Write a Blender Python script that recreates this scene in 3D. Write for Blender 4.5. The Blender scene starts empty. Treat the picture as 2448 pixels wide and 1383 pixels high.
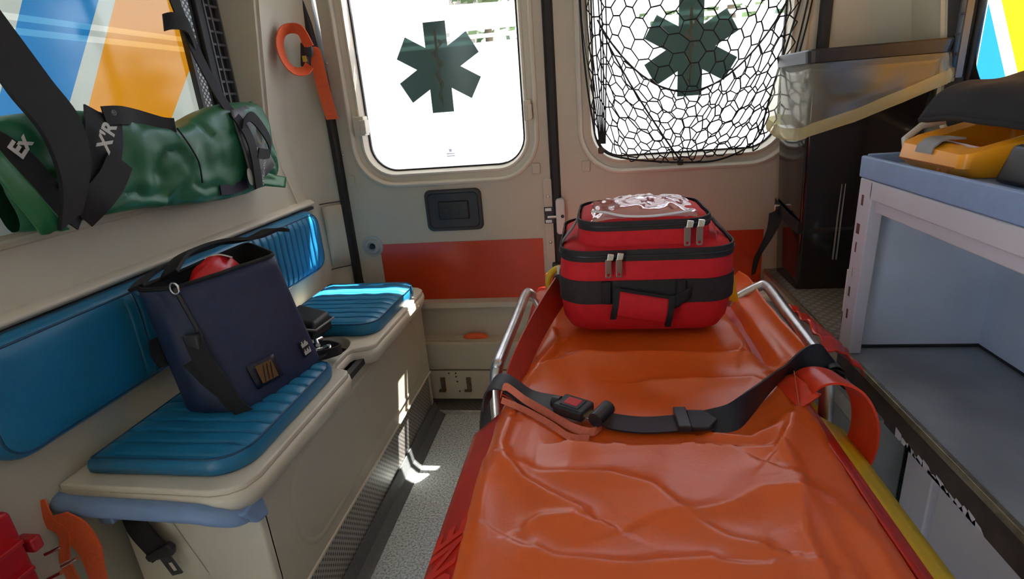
import bpy, bmesh, math, random
from mathutils import Vector, Matrix, noise
random.seed(7)
S = bpy.context.scene
COL = S.collection
V = Vector
# ------------------------------------------------------------------ camera
YAW, PITCH, ROLL, CAMZ = 0.16345, 0.32971, -0.07973, 1.12
fw = V((-math.sin(YAW)*math.cos(PITCH), math.cos(YAW)*math.cos(PITCH), -math.sin(PITCH)))
rt = V((math.cos(YAW), math.sin(YAW), 0)); up = rt.cross(fw)
rt2 = rt*math.cos(ROLL)+up*math.sin(ROLL); up2 = up*math.cos(ROLL)-rt*math.sin(ROLL)
cam = bpy.data.objects.new('camera', bpy.data.cameras.new('camera')); COL.objects.link(cam)
cam.data.sensor_width = 36.0; cam.data.lens = 36.0*1316.5/2448.0; cam.data.clip_start = 0.02
cam.matrix_world = Matrix(((rt2.x, up2.x, -fw.x, 0), (rt2.y, up2.y, -fw.y, 0), (rt2.z, up2.z, -fw.z, CAMZ), (0, 0, 0, 1)))
S.camera = cam
# ------------------------------------------------------------------ sky, sun, exposure
SUN_DIR = V((-0.227, -0.355, -1.0)).normalized()          # direction the sunlight travels
world = bpy.data.worlds.new('sky'); S.world = world; world.use_nodes = True
wn = world.node_tree.nodes; wn.clear()
wo = wn.new('ShaderNodeOutputWorld'); bg = wn.new('ShaderNodeBackground'); sk = wn.new('ShaderNodeTexSky')
sk.sky_type = 'NISHITA'; sk.sun_disc = False
sk.sun_elevation = math.asin(-SUN_DIR.z); sk.sun_rotation = math.atan2(-SUN_DIR.x, -SUN_DIR.y)
sk.air_density = 1.0; sk.dust_density = 3.0; sk.ozone_density = 1.0
bg.inputs[1].default_value = 0.34
world.node_tree.links.new(sk.outputs[0], bg.inputs[0]); world.node_tree.links.new(bg.outputs[0], wo.inputs[0])
sun = bpy.data.objects.new('sun', bpy.data.lights.new('sun', 'SUN')); COL.objects.link(sun)
sun.data.energy = 17.0; sun.data.angle = 0.0093; sun.data.color = (1.0, 0.95, 0.87)
sun.rotation_euler = SUN_DIR.to_track_quat('-Z', 'Y').to_euler(); sun.location = (1, 4, 6)
S.view_settings.view_transform = 'Standard'; S.view_settings.look = 'None'
S.view_settings.gamma = 1.0; S.view_settings.exposure = 1.62
S.view_settings.use_curve_mapping = False
S.cycles.max_bounces = 10; S.cycles.diffuse_bounces = 6; S.cycles.transparent_max_bounces = 16
S.cycles.sample_clamp_indirect = 6.0

# ------------------------------------------------------------------ materials
MATS = {}
def mat(name, col, rough=0.5, metal=0.0, spec=0.5, var=0.0, vscale=20.0, bump=0.0, bscale=200.0, coat=0.0, sheen=0.0, alpha=1.0):
    if name in MATS: return MATS[name]
    m = bpy.data.materials.new(name); m.use_nodes = True
    nt = m.node_tree; b = nt.nodes['Principled BSDF']
    b.inputs['Base Color'].default_value = (*col, 1); b.inputs['Roughness'].default_value = rough
    b.inputs['Metallic'].default_value = metal; b.inputs['Specular IOR Level'].default_value = spec
    b.inputs['Coat Weight'].default_value = coat; b.inputs['Sheen Weight'].default_value = sheen
    b.inputs['Alpha'].default_value = alpha
    tc = nt.nodes.new('ShaderNodeTexCoord')
    if var > 0:
        n = nt.nodes.new('ShaderNodeTexNoise'); n.inputs['Scale'].default_value = vscale; n.inputs['Detail'].default_value = 5
        r = nt.nodes.new('ShaderNodeValToRGB')
        r.color_ramp.elements[0].position = 0.3; r.color_ramp.elements[1].position = 0.7
        r.color_ramp.elements[0].color = (*[c*(1-var) for c in col], 1); r.color_ramp.elements[1].color = (*[min(1, c*(1+var)) for c in col], 1)
        nt.links.new(tc.outputs['Object'], n.inputs['Vector']); nt.links.new(n.outputs['Fac'], r.inputs[0]); nt.links.new(r.outputs[0], b.inputs['Base Color'])
    if bump > 0:
        n2 = nt.nodes.new('ShaderNodeTexNoise'); n2.inputs['Scale'].default_value = bscale; n2.inputs['Detail'].default_value = 3
        bp = nt.nodes.new('ShaderNodeBump'); bp.inputs['Strength'].default_value = bump; bp.inputs['Distance'].default_value = 0.002
        nt.links.new(tc.outputs['Object'], n2.inputs['Vector']); nt.links.new(n2.outputs['Fac'], bp.inputs['Height']); nt.links.new(bp.outputs[0], b.inputs['Normal'])
    MATS[name] = m
    return m
def film(name, col, trans=0.8, glossy=0.06):
    """vinyl film stuck on the glass: light comes through scattered"""
    m = bpy.data.materials.new(name); m.use_nodes = True; nt = m.node_tree; nt.nodes.clear()
    o = nt.nodes.new('ShaderNodeOutputMaterial'); t = nt.nodes.new('ShaderNodeBsdfTranslucent'); d = nt.nodes.new('ShaderNodeBsdfDiffuse')
    g = nt.nodes.new('ShaderNodeBsdfGlossy'); g.inputs['Roughness'].default_value = 0.15
    x = nt.nodes.new('ShaderNodeMixShader'); y = nt.nodes.new('ShaderNodeMixShader')
    t.inputs[0].default_value = (*col, 1); d.inputs[0].default_value = (*col, 1)
    x.inputs[0].default_value = trans; y.inputs[0].default_value = glossy
    L = nt.links.new
    L(d.outputs[0], x.inputs[1]); L(t.outputs[0], x.inputs[2]); L(x.outputs[0], y.inputs[1]); L(g.outputs[0], y.inputs[2]); L(y.outputs[0], o.inputs[0])
    MATS[name] = m
    return m
def clear(name, tint=(1, 1, 1), glossy=0.07, rough=0.02, body=0.0, bodycol=(.8, .8, .7)):
    """thin clear sheet (window glass, plastic): passes light straight, mirrors a little"""
    m = bpy.data.materials.new(name); m.use_nodes = True; nt = m.node_tree; nt.nodes.clear()
    o = nt.nodes.new('ShaderNodeOutputMaterial'); t = nt.nodes.new('ShaderNodeBsdfTransparent'); g = nt.nodes.new('ShaderNodeBsdfGlossy')
    t.inputs[0].default_value = (*tint, 1); g.inputs['Roughness'].default_value = rough
    x = nt.nodes.new('ShaderNodeMixShader'); L = nt.links.new; x.inputs[0].default_value = glossy
    L(t.outputs[0], x.inputs[1]); L(g.outputs[0], x.inputs[2])
    last = x
    if body > 0:
        tr = nt.nodes.new('ShaderNodeBsdfTranslucent'); tr.inputs[0].default_value = (*bodycol, 1)
        df = nt.nodes.new('ShaderNodeBsdfDiffuse'); df.inputs[0].default_value = (*bodycol, 1)
        h = nt.nodes.new('ShaderNodeMixShader'); h.inputs[0].default_value = 0.5; L(df.outputs[0], h.inputs[1]); L(tr.outputs[0], h.inputs[2])
        y = nt.nodes.new('ShaderNodeMixShader'); y.inputs[0].default_value = body; L(x.outputs[0], y.inputs[1]); L(h.outputs[0], y.inputs[2]); last = y
    L(last.outputs[0], o.inputs[0]); MATS[name] = m
    return m
BEIGE = mat('beige_plastic', (.52, .485, .38), .5, var=.05, vscale=4, bump=.25, bscale=500)
CREAM = mat('cream_plastic', (.64, .59, .48), .42, var=.04, vscale=5, bump=.12, bscale=500)
DOORM = mat('door_trim_plastic', (.54, .49, .385), .5, var=.04, vscale=4, bump=.25, bscale=500)
WHITEP = mat('white_plastic', (.75, .72, .66), .4)
RUBBER = mat('black_rubber', (.012, .012, .013), .6)
BLACKP = mat('black_plastic', (.016, .016, .018), .4)
DGREY = mat('dark_grey_plastic', (.03, .032, .036), .45)
BLUEV = mat('blue_vinyl', (.012, .17, .34), .34, var=.10, vscale=9, bump=.15, bscale=350)
BLUEP = mat('light_blue_plastic', (.20, .31, .52), .42, var=.06, vscale=30)
SHEET = mat('orange_vinyl_sheet', (.74, .112, .010), .34, spec=.7, var=.06, vscale=8, bump=.12, bscale=180)
REDV = mat('red_vinyl', (.52, .02, .008), .35, var=.12, vscale=15, bump=.1, bscale=200)
REDC = mat('red_cordura', (.60, .006, .014), .75, var=.08, vscale=60, bump=.25, bscale=1200)
NAVY = mat('navy_nylon', (.015, .026, .074), .5, var=.15, vscale=50, bump=.25, bscale=900)
BLACKF = mat('black_webbing', (.0055, .005, .0065), .7, var=.3, vscale=300, bump=.3, bscale=1200)
BLACKL = mat('black_lining', (.006, .006, .007), .9)
GREENV = mat('green_pvc', (.018, .15, .072), .42, var=.12, vscale=10, bump=.15, bscale=120)
ORANGEW = mat('orange_webbing', (.80, .12, .03), .6, var=.1, vscale=200, bump=.3, bscale=900)
REFLO = mat('orange_reflective_panel', (.55, .045, .006), .3, var=.06, vscale=10)
CHROME = mat('chrome', (.75, .75, .75), .18, 1.0)
ALU = mat('brushed_aluminium', (.62, .62, .62), .33, 1.0, var=.15, vscale=40, bump=.1, bscale=150)
GREYMET = mat('lilac_grey_paint', (.52, .52, .60), .42, var=.04, vscale=6, bump=.04, bscale=60)
NICHE = mat('pale_blue_grey_panel', (.55, .62, .74), .5, var=.08, vscale=8)
STEEL = mat('grey_steel_cover', (.22, .24, .26), .35, .3, var=.15, vscale=10)
AEDM = mat('amber_plastic', (.95, .37, .012), .35, bump=.05, bscale=400)
YELLOW = mat('yellow_paint', (.72, .48, .015), .45, var=.08, vscale=15)
LABELW = mat('white_print', (.62, .62, .58), .6)
GREYL = mat('grey_label', (.22, .21, .20), .5)
GLASS = clear('window_glass')
FWHITE = film('white_window_film', (.27, .29, .315), .85)
FBLUE = film('blue_window_film', (.012, .12, .29), .8)
FYEL = film('yellow_window_film', (.38, .165, .007), .8)
FSTAR = film('dark_star_film', (.110, .175, .162), .7)
FSNAKE = film('grey_emblem_film', (.30, .30, .24), .7)
def floor_mat():
    m = bpy.data.materials.new('speckled_grey_vinyl'); m.use_nodes = True; nt = m.node_tree; b = nt.nodes['Principled BSDF']
    tc = nt.nodes.new('ShaderNodeTexCoord'); L = nt.links.new
    n = nt.nodes.new('ShaderNodeTexNoise'); n.inputs['Scale'].default_value = 170; n.inputs['Detail'].default_value = 4; n.inputs['Roughness'].default_value = .7
    r = nt.nodes.new('ShaderNodeValToRGB'); e = r.color_ramp.elements
    e[0].position = .36; e[0].color = (.17, .195, .20, 1); e[1].position = .62; e[1].color = (.70, .78, .79, 1)
    k = r.color_ramp.elements.new(.48); k.color = (.47, .53, .54, 1)
    L(tc.outputs['Object'], n.inputs[0]); L(n.outputs['Fac'], r.inputs[0]); L(r.outputs[0], b.inputs['Base Color'])
    bp = nt.nodes.new('ShaderNodeBump'); bp.inputs['Strength'].default_value = .4; bp.inputs['Distance'].default_value = .002
    L(n.outputs['Fac'], bp.inputs['Height']); L(bp.outputs[0], b.inputs['Normal']); b.inputs['Roughness'].default_value = .6
    return m
def dots_mat(name, col, hole, scale, axis='YZ', rough=.4, metal=.6, rad=.30, bumpy=False):
    """perforated or studded sheet metal: a regular grid of small round marks"""
    m = bpy.data.materials.new(name); m.use_nodes = True; nt = m.node_tree; b = nt.nodes['Principled BSDF']; L = nt.links.new
    tc = nt.nodes.new('ShaderNodeTexCoord'); sp = nt.nodes.new('ShaderNodeSeparateXYZ'); L(tc.outputs['Object'], sp.inputs[0])
    def M(op, a, bb=None):
        q = nt.nodes.new('ShaderNodeMath'); q.operation = op
        for i, v in enumerate((a, bb)):
            if v is None: continue
            if isinstance(v, (int, float)): q.inputs[i].default_value = v
            else: L(v, q.inputs[i])
        return q.outputs[0]
    u = M('MULTIPLY', sp.outputs[axis[0]], scale); v = M('MULTIPLY', sp.outputs[axis[1]], scale)
    a, c = M('ADD', u, v), M('SUBTRACT', u, v)
    fu = M('SUBTRACT', M('FRACT', a), .5); fv = M('SUBTRACT', M('FRACT', c), .5)
    d = M('SQRT', M('ADD', M('MULTIPLY', fu, fu), M('MULTIPLY', fv, fv)))
    k = M('LESS_THAN', d, rad)
    mx = nt.nodes.new('ShaderNodeMix'); mx.data_type = 'RGBA'; L(k, mx.inputs[0])
    mx.inputs[6].default_value = (*col, 1); mx.inputs[7].default_value = (*hole, 1); L(mx.outputs[2], b.inputs['Base Color'])
    bp = nt.nodes.new('ShaderNodeBump'); bp.inputs['Strength'].default_value = .8; bp.inputs['Distance'].default_value = .002
    if not bumpy: bp.invert = True
    L(M('SUBTRACT', 1.0, d) if bumpy else k, bp.inputs['Height']); L(bp.outputs[0], b.inputs['Normal'])
    b.inputs['Roughness'].default_value = rough; b.inputs['Metallic'].default_value = metal
    return m
FLOORM = floor_mat()
PERF = dots_mat('perforated_kick_plate', (.42, .40, .36), (.10, .10, .10), 60, 'YZ', .4, .5)
STUD = dots_mat('studded_tread_plate', (.20, .195, .18), (.33, .32, .29), 34, 'XY', .45, .5, .33, True)
RIB = dots_mat('ribbed_threshold_plate', (.16, .155, .145), (.26, .25, .23), 50, 'XY', .45, .5, .36, True)
FRIT = dots_mat('dotted_glass_border', (.012, .012, .012), (.55, .56, .55), 62, 'YZ', .3, 0, .34)  # pale dots paint in the bright light showing through the black border

# ------------------------------------------------------------------ mesh helpers
class B:
    def __init__(s): s.v = []; s.f = []
    def add(s, vs, fs):
        k = len(s.v); s.v += [tuple(p) for p in vs]; s.f += [tuple(i+k for i in f) for f in fs]; return s
    def box(s, a, b):
        x0, y0, z0 = a; x1, y1, z1 = b
        return s.add([(x0,y0,z0),(x1,y0,z0),(x1,y1,z0),(x0,y1,z0),(x0,y0,z1),(x1,y0,z1),(x1,y1,z1),(x0,y1,z1)],
                     [(0,3,2,1),(4,5,6,7),(0,1,5,4),(1,2,6,5),(2,3,7,6),(3,0,4,7)])
    def hexa(s, p8):
        return s.add(p8, [(0,3,2,1),(4,5,6,7),(0,1,5,4),(1,2,6,5),(2,3,7,6),(3,0,4,7)])
    def loft(s, loops, cap0=True, cap1=True, closed=True):
        n = len(loops[0]); vs = [p for l in loops for p in l]; fs = []
        for i in range(len(loops)-1):
            for j in range(n if closed else n-1):
                k = (j+1) % n; fs.append((i*n+j, i*n+k, (i+1)*n+k, (i+1)*n+j))
        if closed and cap0: fs.append(tuple(range(n-1, -1, -1)))
        if closed and cap1: fs.append(tuple((len(loops)-1)*n+j for j in range(n)))
        return s.add(vs, fs)
    def grid(s, f, nu, nv):
        vs = [f(i/nu, j/nv) for j in range(nv+1) for i in range(nu+1)]
        return s.add(vs, [(j*(nu+1)+i, j*(nu+1)+i+1, (j+1)*(nu+1)+i+1, (j+1)*(nu+1)+i) for j in range(nv) for i in range(nu)])
    def tube(s, pts, r, n=8, closed=False):
        pts = [V(p) for p in pts]; m = len(pts); rs = r if isinstance(r, (list, tuple)) else [r]*m
        t0 = (pts[1]-pts[0]).normalized(); a = t0.orthogonal().normalized(); loops = []
        for i, p in enumerate(pts):
            if closed: t = (pts[(i+1) % m]-pts[i-1])
            else: t = pts[min(i+1, m-1)]-pts[max(i-1, 0)]
            t = t.normalized(); a = (a-t*a.dot(t)).normalized(); b = t.cross(a)
            loops.append([p+(a*math.cos(q)+b*math.sin(q))*rs[i] for q in [2*math.pi*k/n for k in range(n)]])
        if closed: loops.append(loops[0])
        return s.loft(loops, not closed, not closed)
    def ribbon(s, pts, wid, th=.002):
        """strap: pts centre line, wid list of half-width vectors (or one)"""
        pts = [V(p) for p in pts]; m = len(pts); loops = []
        for i, p in enumerate(pts):
            w = V(wid[i]) if isinstance(wid, list) else V(wid)
            t = pts[min(i+1, m-1)]-pts[max(i-1, 0)]; nn = t.cross(w)
            nn = nn.normalized()*th*.5 if nn.length > 1e-9 else V((0, 0, th*.5))
            loops.append([p-w-nn, p+w-nn, p+w+nn, p-w+nn])
        return s.loft(loops)
    def prism(s, out, vec):
        """outline (3-D points of one plane) pushed along vec"""
        v = V(vec); return s.loft([[V(p) for p in out], [V(p)+v for p in out]])
    def sphere(s, c, r, sc=(1, 1, 1), nu=12, nv=8):
        c = V(c); loops = []
        for j in range(1, nv):
            a = math.pi*j/nv
            loops.append([c+V((r*sc[0]*math.sin(a)*math.cos(2*math.pi*i/nu), r*sc[1]*math.sin(a)*math.sin(2*math.pi*i/nu), -r*sc[2]*math.cos(a))) for i in range(nu)])
        return s.loft(loops)
def obj(name, b, m, parent=None, smooth=False, bevel=0, seg=2, sub=0, solid=0, angle=35):
    me = bpy.data.meshes.new(name); me.from_pydata(b.v, [], b.f)
    bm = bmesh.new(); bm.from_mesh(me); bmesh.ops.remove_doubles(bm, verts=bm.verts, dist=1e-6)
    bmesh.ops.recalc_face_normals(bm, faces=bm.faces); bm.to_mesh(me); bm.free()
    me.materials.append(m)
    for p in me.polygons: p.use_smooth = smooth or bevel > 0
    if smooth and not bevel: me.set_sharp_from_angle(angle=math.radians(64))
    o = bpy.data.objects.new(name, me); COL.objects.link(o)
    if solid:
        q = o.modifiers.new('solid', 'SOLIDIFY'); q.thickness = solid; q.offset = 0
    if bevel:
        q = o.modifiers.new('bevel', 'BEVEL'); q.width = bevel; q.segments = seg; q.limit_method = 'ANGLE'; q.angle_limit = math.radians(angle)
        w = o.modifiers.new('wn', 'WEIGHTED_NORMAL'); w.keep_sharp = False
    if sub:
        q = o.modifiers.new('sub', 'SUBSURF'); q.levels = sub; q.render_levels = sub
    if parent is not None:
        o.parent = parent; o.matrix_parent_inverse = Matrix.Translation(-V(parent.location))
    return o
def thing(name, label, cat, loc=(0, 0, 0), group=None):
    o = bpy.data.objects.new(name, None); COL.objects.link(o); o.location = loc; o.empty_display_size = .02
    return tag(o, label, cat, group)
def tag(o, label, cat, group=None):
    o['label'] = label; o['category'] = cat
    if group: o['group'] = group
    return o
def struct(o, label=None):
    o['kind'] = 'structure'
    if label: o['label'] = label; o['category'] = 'van interior'
    return o
def rr(x0, x1, z0, z1, r, n=7, m=6):
    """rounded rectangle; same point count for every radius"""
    r = max(r, 1e-5); P = []
    cs = [(x1-r, z0+r, -90), (x1-r, z1-r, 0), (x0+r, z1-r, 90), (x0+r, z0+r, 180)]
    for i, (cx, cz, a0) in enumerate(cs):
        arc = [(cx+r*math.cos(math.radians(a0+90*k/n)), cz+r*math.sin(math.radians(a0+90*k/n))) for k in range(n+1)]
        nx = cs[(i+1) % 4]; e = (nx[0]+r*math.cos(math.radians(nx[2])), nx[1]+r*math.sin(math.radians(nx[2])))
        P += arc+[(arc[-1][0]+(e[0]-arc[-1][0])*k/m, arc[-1][1]+(e[1]-arc[-1][1])*k/m) for k in range(1, m)]
    return P
def lerp_loops(a, b, n): return [[(p[0]+(q[0]-p[0])*k/n, p[1]+(q[1]-p[1])*k/n) for p, q in zip(a, b)] for k in range(n+1)]
def cat(pts, n=8):
    pts = [V(p) for p in pts]; out = []
    for i in range(len(pts)-1):
        p0, p1, p2, p3 = pts[max(i-1, 0)], pts[i], pts[i+1], pts[min(i+2, len(pts)-1)]
        for k in range(n):
            t = k/n; out.append(.5*((2*p1)+(p2-p0)*t+(2*p0-5*p1+4*p2-p3)*t*t+(3*p1-p0-3*p2+p3)*t**3))
    return out+[pts[-1]]
def clip(poly, n, d):
    """part of a convex 2-D polygon where n.p <= d"""
    out = []
    for i, p in enumerate(poly):
        q = poly[(i+1) % len(poly)]; a = n[0]*p[0]+n[1]*p[1]-d; b = n[0]*q[0]+n[1]*q[1]-d
        if a <= 0: out.append(p)
        if a*b < 0: t = a/(a-b); out.append((p[0]+(q[0]-p[0])*t, p[1]+(q[1]-p[1])*t))
    return out
def plate(name, outer, holes, mp, vec, m, parent=None, bevel=0, seg=2):
    """flat plate with holes: outline points 2-D, mp maps to 3-D, vec the thickness"""
    bm = bmesh.new(); es = []
    for lp in [outer]+list(holes):
        vs = [bm.verts.new(mp(*p)) for p in lp]; es += [bm.edges.new((vs[i], vs[(i+1) % len(vs)])) for i in range(len(vs))]
    bmesh.ops.triangle_fill(bm, use_beauty=True, edges=es)
    g = bmesh.ops.extrude_face_region(bm, geom=list(bm.faces))
    bmesh.ops.translate(bm, verts=[v for v in g['geom'] if isinstance(v, bmesh.types.BMVert)], vec=V(vec))
    bmesh.ops.recalc_face_normals(bm, faces=bm.faces)
    b = B(); bm.verts.index_update(); b.v = [tuple(v.co) for v in bm.verts]; b.f = [tuple(v.index for v in f.verts) for f in bm.faces]; bm.free()
    return obj(name, b, m, parent, bevel=bevel, seg=seg)
def text(name, s, size, o3, ux, uy, m, parent=None, depth=.0004, bold=0):
    """flat lettering: origin o3, reading direction ux, up direction uy"""
    c = bpy.data.curves.new(name, 'FONT'); c.body = s; c.size = size; c.extrude = depth; c.resolution_u = 3; c.offset = bold
    t = bpy.data.objects.new(name, c); COL.objects.link(t); bpy.context.view_layer.update()
    me = bpy.data.meshes.new_from_object(t.evaluated_get(bpy.context.evaluated_depsgraph_get()))
    bpy.data.objects.remove(t); me.materials.clear(); me.materials.append(m)
    ux = V(ux).normalized(); uy = V(uy).normalized(); uz = ux.cross(uy); o3 = V(o3)
    for v in me.vertices: v.co = o3+ux*v.co.x+uy*v.co.y+uz*v.co.z
    o = bpy.data.objects.new(name, me); COL.objects.link(o)
    if parent is not None: o.parent = parent; o.matrix_parent_inverse = Matrix.Translation(-V(parent.location))
    return o

# ================================================================== THE SETTING
def wx_l(z):      # inner face of the left wall at height z (the side leans in towards the roof)
    pts = [(0, -.968), (.83, -.968), (.86, -.985), (.95, -.992), (1.1, -.998), (1.45, -.95), (1.85, -.86)]
    for (a, xa), (b, xb) in zip(pts, pts[1:]):
        if z <= b: return xa+(xb-xa)*(z-a)/(b-a)
    return pts[-1][1]
def wx_r(z):
    pts = [(0, .88), (1.1, .885), (1.45, .835), (1.85, .75)]
    for (a, xa), (b, xb) in zip(pts, pts[1:]):
        if z <= b: return xa+(xb-xa)*(z-a)/(b-a)
    return pts[-1][1]
b = B().box((-1.02, -1.4, -.04), (.93, 1.79, 0)); struct(obj('floor', b, FLOORM))
b = B(); b.loft([[(x, y, 0.001+z) for x, z in ((-.632, 0), (-.632, .052), (-.628, .052), (-.616, .018), (-.598, .004), (-.59, 0))] for y in (.75, 1.785)])
struct(obj('baseboard_left', b, mat('dark_grey_skirting', (.11, .12, .12), .6, var=.15, vscale=120), smooth=False))
b = B().box((-1.0, 1.79, -.03), (.90, 1.945, .012)); th = struct(obj('trim_1', b, RIB))
b = B().box((-.94, 1.786, -.02), (.88, 1.792, .016)); obj('edge_strip', b, ALU, th, bevel=.002)
b = B().box((-1.0, -1.45, 1.83), (.9, 1.95, 1.87)); struct(obj('ceiling', b, CREAM))
b = B().box((-1.04, -1.45, 0), (.93, -1.40, 1.84)); struct(obj('wall_front', b, BEIGE))

def wall(name, fx, sign, y0, y1, wy0, wy1, wz0, wz1, r, glass_x, m, mrev=None):
    """side wall with a big rounded window opening and its deep reveal"""
    out = rr(y0, y1, 0, 1.84, 0, 7, 14); inn = rr(wy0, wy1, wz0, wz1, r, 7, 14)
    b = B(); loops = [[(fx(z), y, z) for y, z in l] for l in lerp_loops(out, inn, 7)]
    bead = []
    for grow, dx in ((.0, .0), (-.004, -.008), (-.012, -.009), (-.016, -.002), (-.024, .0)):
        l = rr(wy0-grow, wy1+grow, wz0-grow, wz1+grow, max(.02, r+grow), 7, 14); bead.append([(fx(z)+sign*dx, y, z) for y, z in l])
    g = .055; l = rr(wy0+g, wy1-g, wz0+g, wz1-g, r-.02, 7, 14)
    rev = [[(fx(z)+(glass_x-fx(z))*.55, y, z) for y, z in rr(wy0+.04, wy1-.04, wz0+.035, wz1-.04, r-.015, 7, 14)], [(glass_x, y, z) for y, z in l]]
    b.loft(loops+bead+([] if mrev else rev), False, False)
    o = obj(name, b, m, smooth=True)
    if mrev: obj('window_reveal', B().loft([bead[-1]]+rev, False, False), mrev, o, smooth=True)
    q = o.modifiers.new('e', 'EDGE_SPLIT'); q.split_angle = math.radians(38)
    return struct(o)
WL = wall('wall_left', wx_l, -1, .16, 1.78, .30, 1.665, .945, 1.66, .13, -1.062, BEIGE)
WR = wall('wall_right', wx_r, 1, .16, 1.80, .30, 1.655, .93, 1.66, .13, .93, BEIGE, RUBBER)
# side walls ahead of the windows; the left one has the open sliding-door bay
b = B().box((-1.03, -1.42, 0), (-.97, -1.15, 1.84)).box((-1.03, -1.15, 1.76), (-.9, .16, 1.84)).box((-1.03, -.22, 0), (-.97, .16, 1.78))
struct(obj('wall_left_front', b, BEIGE))
b = B().box((.885, -1.42, 0), (.93, .16, 1.84))
struct(obj('wall_right_front', b, BEIGE))
# moulded ridge and groove lines on the left wall
b = B().loft([[(-.966, y, .828), (-.955, y, .836), (-.955, y, .843), (-.968, y, .852), (-.99, y, .852), (-.99, y, .828)] for y in (.17, 1.775)])
obj('wall_ridge', b, CREAM, WL, bevel=.003)
b = B().box((-.99, .17, .818), (-.962, 1.775, .827)); obj('wall_groove', b, DGREY, WL)
# rear corner pillars: curved panels between side wall and door seal
def pillar(name, fx, sx, y0, xs, ys, m):
    b = B(); loops = []
    for k in range(15):
        z = 1.84*k/14; x0 = fx(z); x1 = xs+(-sx)*.10*max(0, (z-1.2)/.6)**2*.35
        loops.append([(x0, y0, z), (x0+(x1-x0)*.10, y0+(ys-y0)*.35, z), (x0+(x1-x0)*.30, y0+(ys-y0)*.60, z), (x0+(x1-x0)*.65, y0+(ys-y0)*.82, z), (x1, ys, z)])
    b.loft(loops, closed=False); return struct(obj(name, b, m, smooth=True))
PL = pillar('trim_2', wx_l, -1, 1.775, -.893, 1.872, BEIGE)
PR = pillar('trim_3', wx_r, 1, 1.795, .672, 1.872, BEIGE)
# small service hatch panel on the left pillar, with seam lines
def pill_pt(t, z):
    x0 = wx_l(z); x1 = -.893; return V((x0+(x1-x0)*(.12+.86*t), 1.775+(1.872-1.775)*(.38+.6*t**.8), z))
b = B().grid(lambda u, v: pill_pt(.06+.88*u, .60+.215*v)+V((.004, -.006, 0)), 5, 3); obj('service_hatch', b, BEIGE, PL, smooth=True, solid=.006)
for z in (.588, .826): b = B().grid(lambda u, v: pill_pt(u, z-.002+.004*v)+V((.002, -.004, 0)), 6, 1); obj('panel_seam', b, DGREY, PL)
for z in (1.282, .983, .52):
    b = B().sphere((-.872, 1.876, z), .0045, (1, .6, 1), 8, 6); obj('rivet', b, CHROME, PL, smooth=True)
# black rubber door seals
def seal(name, fx, w, ys=1.868):
    b = B(); b.loft([[(fx(z)-w, ys, z), (fx(z)-w*.4, ys-.014, z), (fx(z)+w*.6, ys-.014, z), (fx(z)+w, ys, z), (fx(z)+w, ys+.05, z), (fx(z)-w, ys+.05, z)] for z in [1.84*k/12 for k in range(13)]])
    return struct(obj(name, b, RUBBER))
seal('trim_4', lambda z: -.893-.03*max(0, (z-1.2)/.3)*.8, .014)
seal('trim_5', lambda z: .672, .015)
seal('trim_6', lambda z: -.132, .016, 1.885)

# ------------------------------------------------------------------ rear doors
YD = 1.885
def rear_door(name, x0, x1, wx0, wx1, wz0, wz1, skin):
    out = rr(x0, x1, .012, 1.83, 0, 7, 6); inn = rr(wx0, wx1, wz0, wz1, .135, 7, 6)
    b = B(); b.loft([[(x, YD, z) for x, z in l] for l in lerp_loops(out, inn, 2)], False, False)
    b.box((x0, YD+.001, .03), (x0+.01, YD+.05, 1.83)).box((x1-.01, YD+.001, .03), (x1, YD+.05, 1.83))
    d = struct(obj(name, b, skin))
    loops = []
    for grow, y in ((.012, YD+.001), (.010, YD-.008), (.004, YD-.011), (-.002, YD-.008), (-.006, YD+.004), (-.022, YD+.008), (-.026, YD+.003), (-.032, YD+.003), (-.036, YD+.016), (-.042, YD+.042)):
        loops.append([(x, y, z) for x, z in rr(wx0-grow, wx1+grow, wz0-grow, wz1+grow, .135+grow, 9, 6)])
    f = obj('window_frame', B().loft(loops, False, False), CREAM, d, smooth=True)
    f.modifiers.new('e', 'EDGE_SPLIT').split_angle = math.radians(50)
    loops = [[(x, y, z) for x, z in rr(wx0-g, wx1+g, wz0-g, wz1+g, .135+g, 9, 6)] for g, y in ((-.040, YD+.036), (-.0455, YD+.034), (-.0455, YD+.046))]
    obj('glazing_seal', B().loft(loops, False, False), RUBBER, d, smooth=False)
    return d
D1 = rear_door('door_1', -.878, -.150, -.825, -.190, .872, 1.63, DOORM)
D2 = rear_door('door_2', -.115, .657, -.040, .620, .875, 1.63, DOORM)
def clipcap(d, x, z):
    b = B().box((x-.014, YD-.007, z-.018), (x+.014, YD+.003, z+.018)); obj('clip_cap', b, WHITEP if False else DOORM, d, bevel=.003)
for x, z in ((-.858, .893), (-.195, .897)): clipcap(D1, x, z)
clipcap(D2, -.028, .895)
# window catches on door 1
for x, z, w in ((-.795, 1.075, .02), (-.212, 1.085, .012)):
    b = B().box((x-w, YD-.012, z-.032), (x+w, YD+.03, z+.032)); c = obj('window_catch', b, CREAM, D1, bevel=.004)
    b = B().box((x+w*.2, YD-.016, z-.026), (x+w*1.3, YD+.02, z+.020)); obj('catch_tongue', b, CREAM, c, bevel=.003)
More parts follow.
